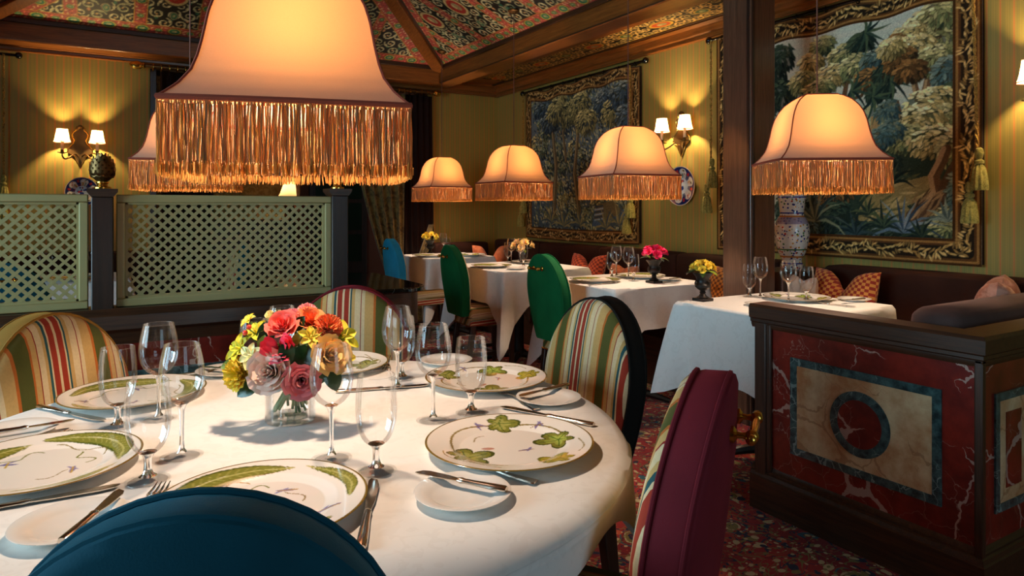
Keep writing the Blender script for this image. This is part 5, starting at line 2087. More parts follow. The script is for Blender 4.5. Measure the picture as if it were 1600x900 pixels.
# undergrowth
for px, py, rx, ry, pal in ((1240, 330, 0.16, 0.14, dk), (1265, 355, 0.16, 0.10, blue), (1275, 320, 0.13, 0.12, blue), (1305, 300, 0.12, 0.10, brown), (1310, 345, 0.13, 0.12, dk),
                            (1345, 365, 0.16, 0.06, dk), (1400, 365, 0.16, 0.06, dk), (1460, 372, 0.16, 0.05, dk), (1490, 345, 0.08, 0.09, olive), (1480, 360, 0.09, 0.06, olive),
                            (1340, 270, 0.12, 0.06, olive), (1380, 255, 0.12, 0.06, dk), (1300, 260, 0.12, 0.06, blue), (1235, 270, 0.13, 0.09, dk), (1500, 300, 0.06, 0.12, blue), (1225, 375, 0.15, 0.07, dk)):
    q = wp(px, py)
    foliage(cv, q[0], q[1], rx, ry, pal, 52, 0.038, 0.010, (20, 26, 22), rng=rng)
for px, py, n, L, cols in ((1412, 362, 13, 0.24, [(84, 98, 108), (46, 60, 70), (112, 122, 122)]), (1380, 355, 9, 0.17, [(30, 42, 36), (58, 72, 52)]), (1335, 368, 10, 0.18, [(26, 36, 36), (44, 58, 58)]),
                           (1480, 345, 9, 0.15, [(120, 128, 110), (72, 84, 78)]), (1272, 345, 16, 0.26, [(110, 112, 84), (64, 74, 64), (40, 50, 46)]), (1395, 285, 9, 0.15, [(24, 32, 28), (56, 66, 48)]),
                           (1440, 372, 10, 0.13, [(44, 56, 40), (24, 34, 30)]), (1355, 335, 8, 0.12, [(70, 76, 48), (34, 44, 36)])):
    q = wp(px, py)
    frond(cv, q[0], q[1], n, L, cols, rng, PI / 2, 2.5, 0.017)
leafy_border(cv, A, B, C, D, 0.135, rng)
cv.a *= 1.22
cv.noise(0.06)
T2 = hang('tapestry', cv, XR, 'large woven tapestry of trees and a small castle right of the wooden column', 0.0)

# ---- the tapestry between the corner and the sconce
rng = random.Random(21)
A2, B2, C2, D2 = -5.98, -4.25, 0.90, 2.385
cv = Canvas(A2, B2, C2, D2, 0.0058, (84, 94, 80))
for k in range(50):
    z = C2 + (D2 - C2) * k / 50
    cv.poly([(A2, z), (B2, z), (B2, z + 0.035), (A2, z + 0.035)], [58 + 44 * k / 50, 70 + 44 * k / 50, 76 + 40 * k / 50])
navy = [(24, 34, 46), (42, 56, 68), (64, 80, 90), (98, 112, 114), (140, 146, 132)]
olive2 = [(36, 46, 40), (66, 80, 62), (100, 112, 84), (138, 146, 108), (172, 174, 132)]
gold = [(74, 70, 46), (122, 114, 70), (162, 150, 94), (196, 182, 120)]
for i in range(120):
    px, py = rng.uniform(840, 992), rng.uniform(135, 355)
    q = wp(px, py)
    pal = rng.choice((navy, gold, olive2))
    if 905 < px < 955 and 180 < py < 240:
        continue
    foliage(cv, q[0], q[1], rng.uniform(0.08, 0.16), rng.uniform(0.06, 0.12), pal, 26, 0.046, 0.013, (18, 24, 30), rng=rng)
for i in range(3200):
    q = wp(rng.uniform(836, 996), rng.uniform(130, 362))
    c_ = rng.choice(rng.choice((navy, gold, olive2)))
    cv.leaf(q[0], q[1], rng.uniform(0.014, 0.028), 0.007, rng.uniform(-1.6, -0.2), c_, 0.85)
for pts, w in (([(865, 330), (868, 260), (862, 200), (866, 160)], 0.07), ([(905, 330), (898, 270), (903, 210), (896, 165)], 0.06), ([(965, 260), (972, 200), (975, 165)], 0.05), ([(885, 250), (880, 205), (890, 180)], 0.04)):
    P_ = [wp(*p) for p in pts]
    cv.stroke(P_, [w, w * 0.9, w * 0.7, w * 0.5][:len(P_)], (84, 74, 54))
    cv.stroke([(x - 0.012, y) for x, y in P_], w * 0.25, (132, 116, 82))
for px, py, pal in ((872, 160, gold), (885, 180, gold), (905, 165, gold), (945, 160, navy), (960, 175, gold), (975, 150, navy), (850, 170, navy), (860, 190, navy), (868, 175, gold), (915, 190, gold), (985, 180, navy)):
    q = wp(px, py)
    foliage(cv, q[0], q[1], 0.17, 0.12, pal, 56, 0.042, 0.013, (24, 30, 30), rng=rng)
q = [wp(925, 352), wp(930, 325), wp(950, 318), wp(985, 330), wp(985, 352)]
cv.poly(q, (66, 84, 100))
cv.poly([wp(928, 340), wp(935, 318), wp(960, 312), wp(975, 330), wp(950, 345)], (96, 84, 56))
for k in range(6):
    a, b = wp(930, 322 + 4 * k), wp(944, 320 + 4 * k)
    cv.stroke([a, b], 0.014, (140, 156, 164) if k % 2 else (50, 60, 72))
for px, py in ((880, 352), (905, 350), (968, 352), (948, 356), (860, 345)):
    q = wp(px, py)
    frond(cv, q[0], q[1], 11, 0.22, [(130, 120, 76), (60, 72, 74), (96, 96, 66)], rng, PI / 2, 2.4, 0.02)
leafy_border(cv, A2, B2, C2, D2, 0.115, rng)
cv.a *= 1.15
cv.noise(0.06)
T1 = hang('tapestry', cv, XR, 'woven verdure tapestry of dense dark trees left of the wall sconce', 0.03)


# ---- rods, rings, cords and tassels
def tapestry_rod(y0, y1, z, label):
    r = empty('tapestry_rod', (XR - 0.045, (y0 + y1) / 2, z))
    tag(r, label, 'curtain rod', 'tapestry rods')
    h = (y1 - y0) / 2
    MB().tube([(0, -h, 0), (0, h, 0)], 0.011, 10).build('rod', M['black_gloss'], r)
    for s in (-1, 1):
        MB().ball((0, s * (h + 0.024), 0), 0.026, 16, 10).lathe([(0.013, -0.008), (0.016, 0), (0.013, 0.008)], 12, (0, s * h, 0)).build('ball_finial', M['black_gloss'], r)
        MB().tube([(0, s * (h - 0.05), 0), (0.045, s * (h - 0.05), 0)], 0.007, 8).build('bracket', M['black_gloss'], r)
    n = max(5, int(2 * h / 0.2))
    for k in range(n):
        y = -h + 0.1 + (2 * h - 0.2) * k / (n - 1)
        MB().tube([(0.017 * math.sin(a), y, 0.017 * math.cos(a) - 0.006) for a in [2 * PI * j / 14 for j in range(14)]], 0.0035, 6, closed=True).build('ring', M['black_gloss'], r)


tapestry_rod(1.66, 3.47, 2.408, 'black pole with ball ends carrying the large tapestry')
tapestry_rod(4.19, 6.02, 2.390, 'black pole with ball ends carrying the tapestry left of the sconce')


def tassel(x, y, z_top, tiers, label, lean_=0.0, k=1.0):
    """cord with two tassels, hanging beside a tapestry"""
    zt = tiers[0]
    r = empty('tassel_cord', (x, y, zt))
    tag(r, label, 'tassel', 'cords with tassels')
    pts = [(0, lean_ * t, (z_top - zt) * (1 - t)) for t in [i / 10 for i in range(11)]]
    cord = MB()
    nst = max(12, int((z_top - zt) / 0.012))
    for ph in (0, PI):
        cord.tube([(0.0045 * math.cos(ph + i * 0.9), lean_ * (i / nst) + 0.0045 * math.sin(ph + i * 0.9), (z_top - zt) * (1 - i / nst)) for i in range(nst + 1)], 0.0048, 6)
    cord.build('twisted_cord', M['rope'], r)
    for i, z in enumerate(tiers):
        oy = lean_ + (0.028 if i else -0.010) * k
        h = MB().lathe([(0.006, 0.0), (0.016 * k, -0.008), (0.020 * k, -0.028 * k), (0.015 * k, -0.052 * k), (0.011 * k, -0.058 * k), (0.022 * k, -0.068 * k), (0.021 * k, -0.080 * k), (0.013 * k, -0.086 * k)], 16, (-0.012 * i, oy, z - zt)).build('tassel_head', M['tassel'], r)
        MB().lathe([(0.014 * k, -0.084 * k), (0.027 * k, -0.105 * k), (0.034 * k, -0.15 * k), (0.038 * k, -0.20 * k), (0.036 * k, -0.212 * k), (0.02 * k, -0.208 * k)], 40, (-0.012 * i, oy, z - zt), ripple=(10, 0.07)).build('tassel_skirt', M['tassel'], h)
        if i:
            MB().tube([(0, lean_, 0.0), (-0.006 * i, (lean_ + oy) / 2, (z - zt) * 0.5), (-0.012 * i, oy, z - zt)], 0.005, 6).build('short_cord', M['rope'], r)


tassel(XR - 0.085, 1.735, 2.39, (1.50, 1.335), 'gold cord with two green tassels at the near edge of the large tapestry', -0.02)
tassel(XR - 0.085, 3.44, 2.39, (1.555, 1.375), 'cord with two green tassels beside the wooden column', 0.0)
tassel(XR - 0.085, 5.97, 2.37, (1.36, 1.22), 'cord with tassels at the corner edge of the dark verdure tapestry', 0.0)
tassel(XR - 0.085, 4.31, 2.37, (1.33, 1.20), 'cord with tassels at the sconce edge of the dark verdure tapestry', 0.0)
# cord and tassel on the back wall at the left edge
r = None
tassel(-0.66, YB - 0.06, 2.40, (1.46, 1.33), 'cord with tassels on the back wall at the left edge of the photo', 0.0)
bf = empty('tapestry_rod', (-0.95, YB - 0.05, 2.40))
tag(bf, 'black pole with ball end high on the back wall at the left edge', 'curtain rod', 'tapestry rods')
MB().tube([(-0.5, 0, 0), (0.36, 0, 0)], 0.011, 10).build('rod', M['black_gloss'], bf)
MB().ball((0.385, 0, 0), 0.026, 16, 10).build('ball_finial', M['black_gloss'], bf)

# ------------------------------------------------------------------ plates on the walls, tall vase
def wall_plate(R, loc, rz, label, seed):
    cvp = Canvas(-R, R, -R, R, 0.0022, (226, 220, 214))
    g = random.Random(seed)
    cvp.ellipse(0, 0, R * 0.96, R * 0.96, (28, 36, 92))
    for k in range(6):
        a = k * PI / 3 + 0.3
        x, y = R * 0.69 * math.cos(a), R * 0.69 * math.sin(a)
        cvp.ellipse(x, y, R * 0.24, R * 0.20, (224, 214, 202), a + PI / 2)
        for j in range(5):
            cvp.ellipse(x + g.uniform(-0.13, 0.13) * R, y + g.uniform(-0.13, 0.13) * R, R * 0.05, R * 0.035, g.choice(((176, 44, 34), (44, 96, 60), (200, 140, 50))), g.uniform(0, 3))
        a += PI / 6
        cvp.ellipse(R * 0.75 * math.cos(a), R * 0.75 * math.sin(a), R * 0.10, R * 0.07, (176, 44, 34), a)
    cvp.ellipse(0, 0, R * 0.46, R * 0.46, (150, 170, 210))
    cvp.ellipse(0, 0, R * 0.42, R * 0.42, (214, 220, 226))
    cvp.ellipse(0, -0.12 * R, R * 0.12, R * 0.10, (40, 60, 130))
    for j in range(12):
        cvp.ellipse(g.uniform(-0.25, 0.25) * R, g.uniform(-0.05, 0.28) * R, R * 0.05, R * 0.05, g.choice(((40, 60, 130), (176, 44, 34), (40, 60, 130))))
    m = MB()
    nr, na = 40, 96
    prof = [(R * i / nr, interp([(0, 0.004), (0.55, 0.004), (0.68, 0.016), (1, 0.026)], i / nr)) for i in range(1, nr + 1)]
    m.lathe(prof + [(R, 0.023), (R * 0.6, 0.006), (0.001, 0.0)], na)
    v0 = len(m.v)
    m.add([(0, 0, 0.004)], [])
    m.f.extend([(v0, j, (j + 1) % na) for j in range(na)])
    me = m.mesh('wall_plate', True, 50)
    V = np.array(m.v)
    rgb = cvp.sample(V[:, 0], V[:, 1])
    rr = np.hypot(V[:, 0], V[:, 1])
    rgb[rr > R * 0.965] = np.array(lin((214, 200, 190))[:3])
    colour_mesh(me, rgb)
    o = link_mesh('wall_plate', me, M['glaze'])
    o.location = loc
    o.rotation_euler = (PI / 2, 0, rz)
    tag(o, label, 'plate', 'plates hung on the walls')


wall_plate(0.120, (-0.145, YB - 0.004, 1.333), 0.0, 'blue and red porcelain plate on the back wall under the sconce', 4)
wall_plate(0.150, (XR - 0.004, 3.80, 1.368), -PI / 2, 'red and blue porcelain plate on the right wall below the sconce', 9)

vs_ = MB().lathe([(1e-4, 0.0), (0.062, 0.0), (0.066, 0.008), (0.064, 0.03), (0.056, 0.045), (0.056, 0.055), (0.064, 0.07), (0.078, 0.10), (0.092, 0.15), (0.100, 0.20), (0.101, 0.235), (0.094, 0.275), (0.080, 0.305), (0.070, 0.318),
                  (0.068, 0.33), (0.070, 0.36), (0.075, 0.41), (0.082, 0.435), (0.084, 0.445), (0.076, 0.447), (0.066, 0.40), (0.06, 0.33), (1e-4, 0.32)], 48).build('tall_vase', M['vase'], loc=(3.555, 2.655, 0.835))
tag(vs_, 'tall white vase painted with small flowers behind the wooden column', 'vase')

# ------------------------------------------------------------------ curtains in the opening
cr = empty('curtain_rod', (1.63, YB - 0.10, 2.405))
tag(cr, 'gilt curtain pole with rings and pine cone ends over the back opening', 'curtain rod')
MB().tube([(-1.32, 0, 0), (1.32, 0, 0)], 0.020, 12).build('pole', M['bronze'], cr)
for s in (-1, 1):
    f = MB()
    f.lathe([(0.014, 0.0), (0.026, 0.008), (0.016, 0.02), (0.028, 0.035), (0.034, 0.06), (0.026, 0.09), (0.010, 0.115), (1e-4, 0.12)], 16, ripple=(8, 0.08))
    f.move(Matrix.Translation((s * 1.32, 0, 0)) @ Matrix.Rotation(s * PI / 2, 4, 'Y'))
    f.build('pine_cone_end', M['brass'], cr)
    for k in range(9):
        x = s * (1.26 - 0.062 * k)
        MB().tube([(x, 0.031 * math.sin(a), 0.031 * math.cos(a) - 0.008) for a in [2 * PI * j / 16 for j in range(16)]], 0.005, 6, closed=True).build('ring', M['brass'], cr)


def drape(name, fn, mat, label, folds, depth, nu=120, nv=40):
    """fn(u, v) -> (x, y, z) of the flat hang; folds are pushed along -y"""
    m = MB()

    def p(u, v):
        x, y, z = fn(u, v)
        f = math.sin(u * folds * 2 * PI)
        return (x + 0.35 * depth * math.cos(u * folds * 2 * PI), y - depth * f - depth, z)
    m.grid(p, nu, nv)
    o = m.build(name, mat, angle=120)
    tag(o, label, 'curtain', 'drapes of the back opening')
    sol = o.modifiers.new('thick', 'SOLIDIFY')
    sol.thickness = 0.004
    return o


drape('drape', lambda u, v: (0.42 + 0.42 * u, YB - 0.05, 2.37 - 2.33 * v), M['drape'], 'straight dark brown drape at the sconce end of the back opening', 6, 0.022)
drape('drape', lambda u, v: (2.56 + 0.40 * u + 0.03 * v, YB - 0.05, 2.37 - 2.33 * v), M['drape'], 'straight dark brown drape beside the far corner table', 6, 0.022)


def tied(u, v):
    # gathered at the rod, pulled aside to a tie low at the right
    k = v ** 1.6
    x0, x1 = 2.02 + 0.43 * k, 2.62 - 0.02 * k
    z = 2.36 - 1.82 * v - 0.10 * (1 - u) * v * v
    return (x0 + (x1 - x0) * u, YB - 0.13, z)


drape('tied_curtain', tied, M['olive_curtain'], 'olive brocade curtain drawn aside behind the blue chair', 5, 0.030)
tail = drape('tied_curtain', lambda u, v: (2.76 + (0.05 + 0.16 * v) * (u - 0.6) + 0.14 * (1 - min(1, 2 * v)), YB - 0.19, 1.03 - 1.026 * v), M['olive_curtain'], 'short tail of olive brocade between dark drape and corner table', 3, 0.014, 60, 16)

# ------------------------------------------------------------------ console with a black stone top
co = empty('console_table', (1.12, 3.74, 0))
tag(co, 'wooden side console with rounded black stone top behind the striped chairs', 'console')


def stadium(hw, hl, n=14):
    pts = [(-hw, hl), (-hw, -hl), (hw - 0.16, -hl)]
    for k in range(1, n + 1):
        a = -PI / 2 + PI / 2 * k / n
        pts.append((hw - 0.16 + 0.16 * math.cos(a), -hl + 0.16 + 0.16 * math.sin(a)))
    for k in range(1, n + 1):
        a = PI / 2 * k / n
        pts.append((hw - 0.16 + 0.16 * math.cos(a), hl - 0.16 + 0.16 * math.sin(a)))
    return pts


MB().prism(stadium(0.36, 0.48), 0.765, 0.792, 'z').build('stone_top', M['black_stone'], co, bevel=0.006)
MB().prism(stadium(0.335, 0.455), 0.595, 0.765, 'z').build('apron', M['cabinet'], co, angle=30)
for x, y in ((-0.28, -0.38), (-0.28, 0.38), (0.05, -0.38), (0.05, 0.38)):
    MB().box(x - 0.025, x + 0.025, y - 0.025, y + 0.025, 0, 0.6).build('leg', M['leg'], co, bevel=0.004)

# ------------------------------------------------------------------ cushions
def pillow(w, h, t, notch, mat, loc, rz, tiltx, label):
    n = 26
    m = MB()
    for side in (-1, 1):
        def p(u, v):
            a, b = u * 2 - 1, v * 2 - 1
            edge = max(0.0, (1 - a ** 4)) ** 0.5 * max(0.0, (1 - b ** 4)) ** 0.5
            chop = math.exp(-(a / 0.30) ** 2) * max(0.0, b + 0.55) / 1.55
            y = side * t * edge * (1 - 0.45 * chop)
            pinch = 1 - 0.07 * (1 - abs(b) ** 2)
            pz = 1 - 0.07 * (1 - abs(a) ** 2)
            return (a * w / 2 * pinch * (1 - 0.05 * max(0, b) * 0), y, h / 2 + b * h / 2 * pz - notch * chop)
        m.grid(p, n, n)
    me = m.mesh('cushion', True, 70)
    uv = me.uv_layers.new(name='UVMap')
    for lp in me.loops:
        c_ = me.vertices[lp.vertex_index].co
        uv.data[lp.index].uv = (c_.x / 0.42 + 0.5, c_.z / 0.42)
    o = link_mesh('cushion', me, mat)
    o.location = loc
    o.rotation_euler = (tiltx, 0, rz)
    tag(o, label, 'cushion', 'scatter cushions')
    return o


R90 = PI / 2
pillow(0.38, 0.41, 0.075, 0.10, M['check_red'], (3.40, 2.26, 0.465), R90, 0.24, 'red and gold checked cushion on the booth bench with chopped top')
pillow(0.22, 0.36, 0.05, 0.02, M['beige_floral'], (3.33, 2.445, 0.465), R90 - 0.3, 0.10, 'beige cushion behind the glasses on the booth bench')
pillow(0.46, 0.43, 0.09, 0.09, M['pink_floral'], (3.41, 1.53, 0.465), 0.35 + PI, -0.12, 'pink floral cushion in the corner of the marble booth')
pillow(0.36, 0.36, 0.07, 0.02, M['check_gold'], (3.44, 3.08, 0.465), R90 - 0.1, 0.22, 'gold checked cushion half hidden by the wooden column')
pillow(0.38, 0.36, 0.07, 0.10, M['check_orange'], (3.42, 4.55, 0.465), R90 + 0.15, 0.22, 'orange checked cushion on the bench left of the magenta rose table glasses')
pillow(0.32, 0.30, 0.06, 0.02, M['salmon'], (3.44, 4.12, 0.465), R90, 0.22, 'salmon cushion behind the glasses beside the magenta roses')
pillow(0.38, 0.36, 0.08, 0.13, M['salmon'], (3.38, 6.06, 0.465), -0.53, -0.12, 'salmon cushion with chopped top in the far bench corner')

# ------------------------------------------------------------------ flowers
def petal_grid(m, phi, r0, r1, h0, h1, width, curl, nu=6, nv=5, ruffle=0.0, seed=0):
    g = random.Random(seed)
    ph = g.uniform(0, 6)

    def p(u, v):
        a = u * 2 - 1
        f = v
        taper = math.sin(PI * (0.18 + 0.62 * f)) ** 0.8
        ang = phi + a * width * taper
        r = r0 + (r1 - r0) * f ** 0.75 + curl * max(0, f - 0.6) ** 2 * 6
        z = h0 + (h1 - h0) * f - 0.12 * (h1 - h0) * a * a * f - curl * max(0, f - 0.7) ** 2 * 3
        if ruffle:
            r += ruffle * math.sin(a * 7 + ph) * f * f
            z += ruffle * math.cos(a * 9 + ph) * f * f
        return (r * math.cos(ang), r * math.sin(ang), z)
    m.grid(p, nu, nv)


def rose_mesh(R, layers, seed, open_=1.0, ruffle=0.0):
    m = MB()
    g = random.Random(seed)
    k = 0
    for i in range(layers):
        f = i / max(1, layers - 1)
        cnt = 3 + int(2.5 * f)
        rad = R * (0.12 + 0.70 * f ** 1.1)
        for j in range(cnt):
            phi = k * 2.4 + g.uniform(-0.15, 0.15)
            k += 1
            h1 = R * (0.98 - 0.36 * f * open_)
            petal_grid(m, phi, R * 0.05, rad, -R * 0.55, h1 * g.uniform(0.92, 1.05), 1.25 - 0.45 * f, R * (0.02 + 0.24 * f * open_), ruffle=ruffle * (0.5 + f), seed=seed * 99 + k)
    return m


def carnation_mesh(R, seed):
    m = MB()
    g = random.Random(seed)
    for i in range(46):
        f = math.sqrt((i + 0.5) / 46)
        phi = i * 2.4
        petal_grid(m, phi, R * 0.08, R * (0.2 + 0.8 * f), -R * 0.4, R * (0.95 - 0.75 * f * f) * g.uniform(0.9, 1.1), 0.50, R * 0.12, 6, 4, R * 0.07, seed * 77 + i)
    return m


def lily_mesh(R, n, seed):
    m = MB()
    for i in range(n):
        phi = 2 * PI * i / n + 0.2
        s = 1.0 if i % 2 else 0.88

        def p(u, v):
            a = u * 2 - 1
            w = 0.30 * R * math.sin(PI * min(1, 0.12 + 0.86 * v)) ** 0.8
            r = R * s * v
            z = R * (0.55 * v ** 0.7 - 0.35 * v * v) + 0.18 * R * a * a * (1 - 0.3 * v)
            return (r * math.cos(phi) - a * w * math.sin(phi), r * math.sin(phi) + a * w * math.cos(phi), z - 0.2 * R)
        m.grid(p, 4, 7)
    m.lathe([(R * 0.05, -0.2 * R), (R * 0.09, 0.0), (R * 0.07, 0.25 * R), (1e-4, 0.30 * R)], 8)
    return m


def tulip_mesh(R, seed):
    m = MB()
    for i in range(9):
        f = 0 if i < 3 else (1 if i < 6 else 2)
        petal_grid(m, i * 2.1, R * 0.15, R * (0.45 + 0.2 * f), -R * 0.8, R * (0.85 - 0.12 * f), 0.85, R * 0.08, 6, 6, R * 0.05, seed * 31 + i)
    return m


def leaf_mesh(L, W, bend=0.25):
    m = MB()

    def p(u, v):
        a = u * 2 - 1
        w = W * math.sin(PI * min(1.0, 0.04 + 0.96 * v)) ** 0.75
        return (L * v, a * w, -bend * L * v * v + 0.25 * abs(a) * w)
    m.grid(p, 4, 9)
    return m


def aim(axis, spin=0.0):
    return Vector(axis).normalized().to_track_quat('Z', 'Y').to_matrix().to_4x4() @ Matrix.Rotation(spin, 4, 'Z')


VB = Vector((0.343, 1.488, ZT))        # foot of the glass vase
DOME = VB + Vector((0, 0, 0.125))
FWD, RGT = Vector((SY, CY, 0)), Vector((CY, -SY, 0))

# cylinder vase and water
va = empty('glass_vase', tuple(VB))
tag(va, 'short clear glass cylinder vase holding the mixed bouquet', 'vase')
MB().lathe([(1e-4, 0.001), (0.050, 0.001), (0.0515, 0.004), (0.0515, 0.122), (0.0500, 0.123), (0.0488, 0.122), (0.0488, 0.010), (1e-4, 0.010)], 48).build('glass_body', M['glass_wall'], va, angle=40)
MB().lathe([(1e-4, 0.0105), (0.048, 0.0105), (0.048, 0.085), (1e-4, 0.085)], 40).build('water', M['glass_wall'], va, angle=40)
MB().lathe([(1e-4, 0.0005), (0.0505, 0.0005), (0.0515, 0.003), (0.051, 0.0095), (1e-4, 0.0095)], 48).build('glass_base', M['glass_wall'], va, angle=40)

rng = random.Random(4)
spec = [  # kind, material, px, py, radius (m), depth offset toward the camera, name, label
    ('rose', 'blush', 425, 581, 0.043, 0.088, 'rose', 'large pale blush rose at the front of the bouquet'),
    ('rose', 'mauve', 471, 594, 0.037, 0.085, 'rose', 'dusty pink rose low at the front of the bouquet'),
    ('rose', 'peach', 513, 558, 0.040, 0.070, 'rose', 'peach yellow rose at the right side of the bouquet'),
    ('carnation', 'yellow', 376, 583, 0.034, 0.060, 'carnation', 'frilly yellow carnation low at the left of the bouquet'),
    ('tulip', 'hotpink', 436, 548, 0.036, 0.092, 'tulip', 'hot coral pink double tulip in the middle of the bouquet'),
    ('rose', 'coral', 443, 513, 0.033, 0.055, 'peony', 'coral and orange peony high in the middle of the bouquet'),
    ('rose', 'orange', 483, 505, 0.032, 0.020, 'rose', 'plain orange rose high right of the bouquet centre'),
    ('carnation', 'orange', 513, 512, 0.027, 0.045, 'carnation', 'frilly orange carnation high right in the bouquet'),
    ('lily', 'yellow', 486, 527, 0.028, 0.078, 'freesia', 'open yellow freesia in the bouquet centre'),
    ('lily', 'lime', 534, 527, 0.040, 0.040, 'orchid', 'lime yellow orchid bloom at the right edge of the bouquet'),
    ('lily', 'lime', 374, 545, 0.036, 0.050, 'orchid', 'lime yellow orchid bloom at the left edge of the bouquet'),
    ('lily', 'cream', 392, 556, 0.030, 0.080, 'freesia', 'cream white freesia above the yellow carnation'),
    ('lily', 'lime', 400, 518, 0.028, 0.050, 'orchid', 'lime bloom beside the red berries of the bouquet'),
    ('tulip', 'cream', 428, 497, 0.020, 0.015, 'rosebud', 'pale yellow rosebud at the top of the bouquet'),
    ('carnation', 'pinkish', 480, 488, 0.020, 0.0, 'hyacinth', 'soft pink hyacinth at the very top of the bouquet'),
    ('carnation', 'pinkish', 457, 496, 0.019, 0.03, 'hyacinth', 'small salmon pink bloom between rosebud and orange rose'),
    ('lily', 'yellow', 536, 560, 0.030, 0.03, 'freesia', 'yellow bloom behind the peach rose of the bouquet'),
    ('lily', 'yellow', 388, 500, 0.020, 0.02, 'freesia', 'pale yellow bloom above the red berries'),
]
dc = VB.dot(FWD)


def spot(px, py, toward):
    d = dc - toward
    return FWD * d + RGT * ((px - 800) / F * d) + Vector((0, 0, CAM_H + (HORIZON - py) / F * d))


for i, (kind, mt, px, py, R, tw, nm, lab) in enumerate(spec):
    c = spot(px, py, tw)
    ax = (c - DOME)
    ax = ax.normalized() * 0.8 - FWD * 0.45 + Vector((0, 0, 0.35))
    m = {'rose': lambda: rose_mesh(R, 6, 10 + i, 1.0, R * 0.02), 'carnation': lambda: carnation_mesh(R, 10 + i), 'lily': lambda: lily_mesh(R, 6, 10 + i), 'tulip': lambda: tulip_mesh(R, 10 + i)}[kind]()
    o = empty(nm, tuple(c))
    tag(o, lab, 'flower', 'flowers of the bouquet')
    o.rotation_mode = 'QUATERNION'
    o.rotation_quaternion = aim(ax, i * 0.7).to_quaternion()
    m.build('bloom', M[mt], o, angle=80)
    # stem down into the vase, written in the flower's own frame
    inv = aim(ax, i * 0.7).inverted()
    a = rng.uniform(0, 6.28)
    foot = VB + Vector((0.036 * math.cos(a), 0.036 * math.sin(a), 0.02 + 0.015 * rng.random()))
    neck = VB + Vector((0.030 * math.cos(a + 2.6), 0.030 * math.sin(a + 2.6), 0.115))
    P = [c - ax.normalized() * R * 0.4, (c + neck) / 2 - Vector((0, 0, 0.004)), neck, foot]
    st = MB().tube(spline([inv @ (Vector(p) - c) for p in P], 5), 0.0030, 6)
    st.build('stem', M['stem'], o)
    cal = MB().lathe([(1e-4, -0.62 * R), (0.16 * R, -0.6 * R), (0.30 * R, -0.35 * R), (0.34 * R, -0.1 * R)], 8)
    if kind in ('rose', 'tulip', 'carnation'):
        cal.build('calyx', M['stem'], o)

for px, py, tw, lab in ((389, 511, 0.06, 'upper red berry at the left of the bouquet'), (383, 520, 0.06, 'lower red berry at the left of the bouquet'), (537, 569, 0.05, 'red berry at the right of the bouquet'), (415, 512, 0.04, 'red berry beside the pale rosebud of the bouquet')):
    c = spot(px, py, tw)
    o = empty('berry', tuple(c))
    tag(o, lab, 'berry', 'berries of the bouquet')
    MB().ball((0, 0, 0), 0.0055, 12, 8).build('fruit', M['berry'], o)
    inv = (DOME - c) * 0.9
    MB().tube([(0, 0, -0.004), inv * 0.5 + Vector((0, 0, -0.005)), inv], 0.0014, 5).build('stem', M['stem'], o)

lv = [(472, 556, 0.085, 0.055, 0.024, 250, 'leaf', 'large dark glossy leaf in the middle of the bouquet'), (416, 525, 0.06, 0.045, 0.018, 100, 'leaf', 'dark oval leaf left of the coral peony'),
      (447, 548, 0.10, 0.040, 0.017, 300, 'leaf', 'dark leaf touching the hot pink tulip'), (520, 588, 0.05, 0.050, 0.018, 285, 'leaf', 'dark drooping leaf under the peach rose'),
      (393, 600, 0.06, 0.062, 0.020, 215, 'leaf', 'dark pointed leaf hanging at the lower left of the bouquet'), (466, 508, 0.05, 0.035, 0.013, 60, 'leaf', 'dark leaf between peony and orange rose'),
      (436, 502, 0.03, 0.035, 0.013, 120, 'leaf', 'dark leaf under the pale rosebud'), (505, 578, 0.05, 0.045, 0.016, 260, 'leaf', 'dark leaf between pink and peach rose'),
      (365, 568, 0.04, 0.045, 0.012, 190, 'light', 'bright green pointed leaf at the left of the bouquet'), (410, 540, 0.07, 0.035, 0.011, 80, 'light', 'bright green leaf above the blush rose'),
      (462, 532, 0.08, 0.032, 0.010, 60, 'light', 'bright green leaf beside the yellow freesia'), (520, 535, 0.04, 0.045, 0.010, 40, 'light', 'bright green leaf beside the right orchid')]
for px, py, tw, L, W, ang, mt, lab in lv:
    c = spot(px, py, tw)
    a = math.radians(ang)
    d = RGT * math.cos(a) + Vector((0, 0, 1)) * math.sin(a) - FWD * 0.35
    d.normalize()
    nrm = (-FWD + Vector((0, 0, 0.4)) - d * (-FWD + Vector((0, 0, 0.4))).dot(d)).normalized()
    R3 = Matrix((d, nrm.cross(d), nrm)).transposed()
    o = empty('leaf_sprig', tuple(c - d * L * 0.4))
    tag(o, lab, 'leaf', 'leaves of the bouquet')
    lf = leaf_mesh(L, W).move(R3.to_4x4())
    lf.build('leaf_blade', M['leaf'] if mt == 'leaf' else M['leaf_l'], o, angle=80)
    inv = DOME + Vector((0, 0, -0.02)) - (c - d * L * 0.4)
    MB().tube([(0, 0, 0), inv * 0.5, inv], 0.0016, 5).build('stem', M['stem'], o)

# ------------------------------------------------------------------ urns and posies on the wall tables
urn_prof = [(1e-4, 0.014), (0.026, 0.014), (0.030, 0.018), (0.018, 0.026), (0.012, 0.036), (0.016, 0.042), (0.011, 0.048), (0.026, 0.058), (0.037, 0.068), (0.038, 0.078), (0.030, 0.088), (0.028, 0.10), (0.034, 0.118), (0.046, 0.132), (0.048, 0.137), (0.042, 0.137), (0.030, 0.11), (1e-4, 0.10)]


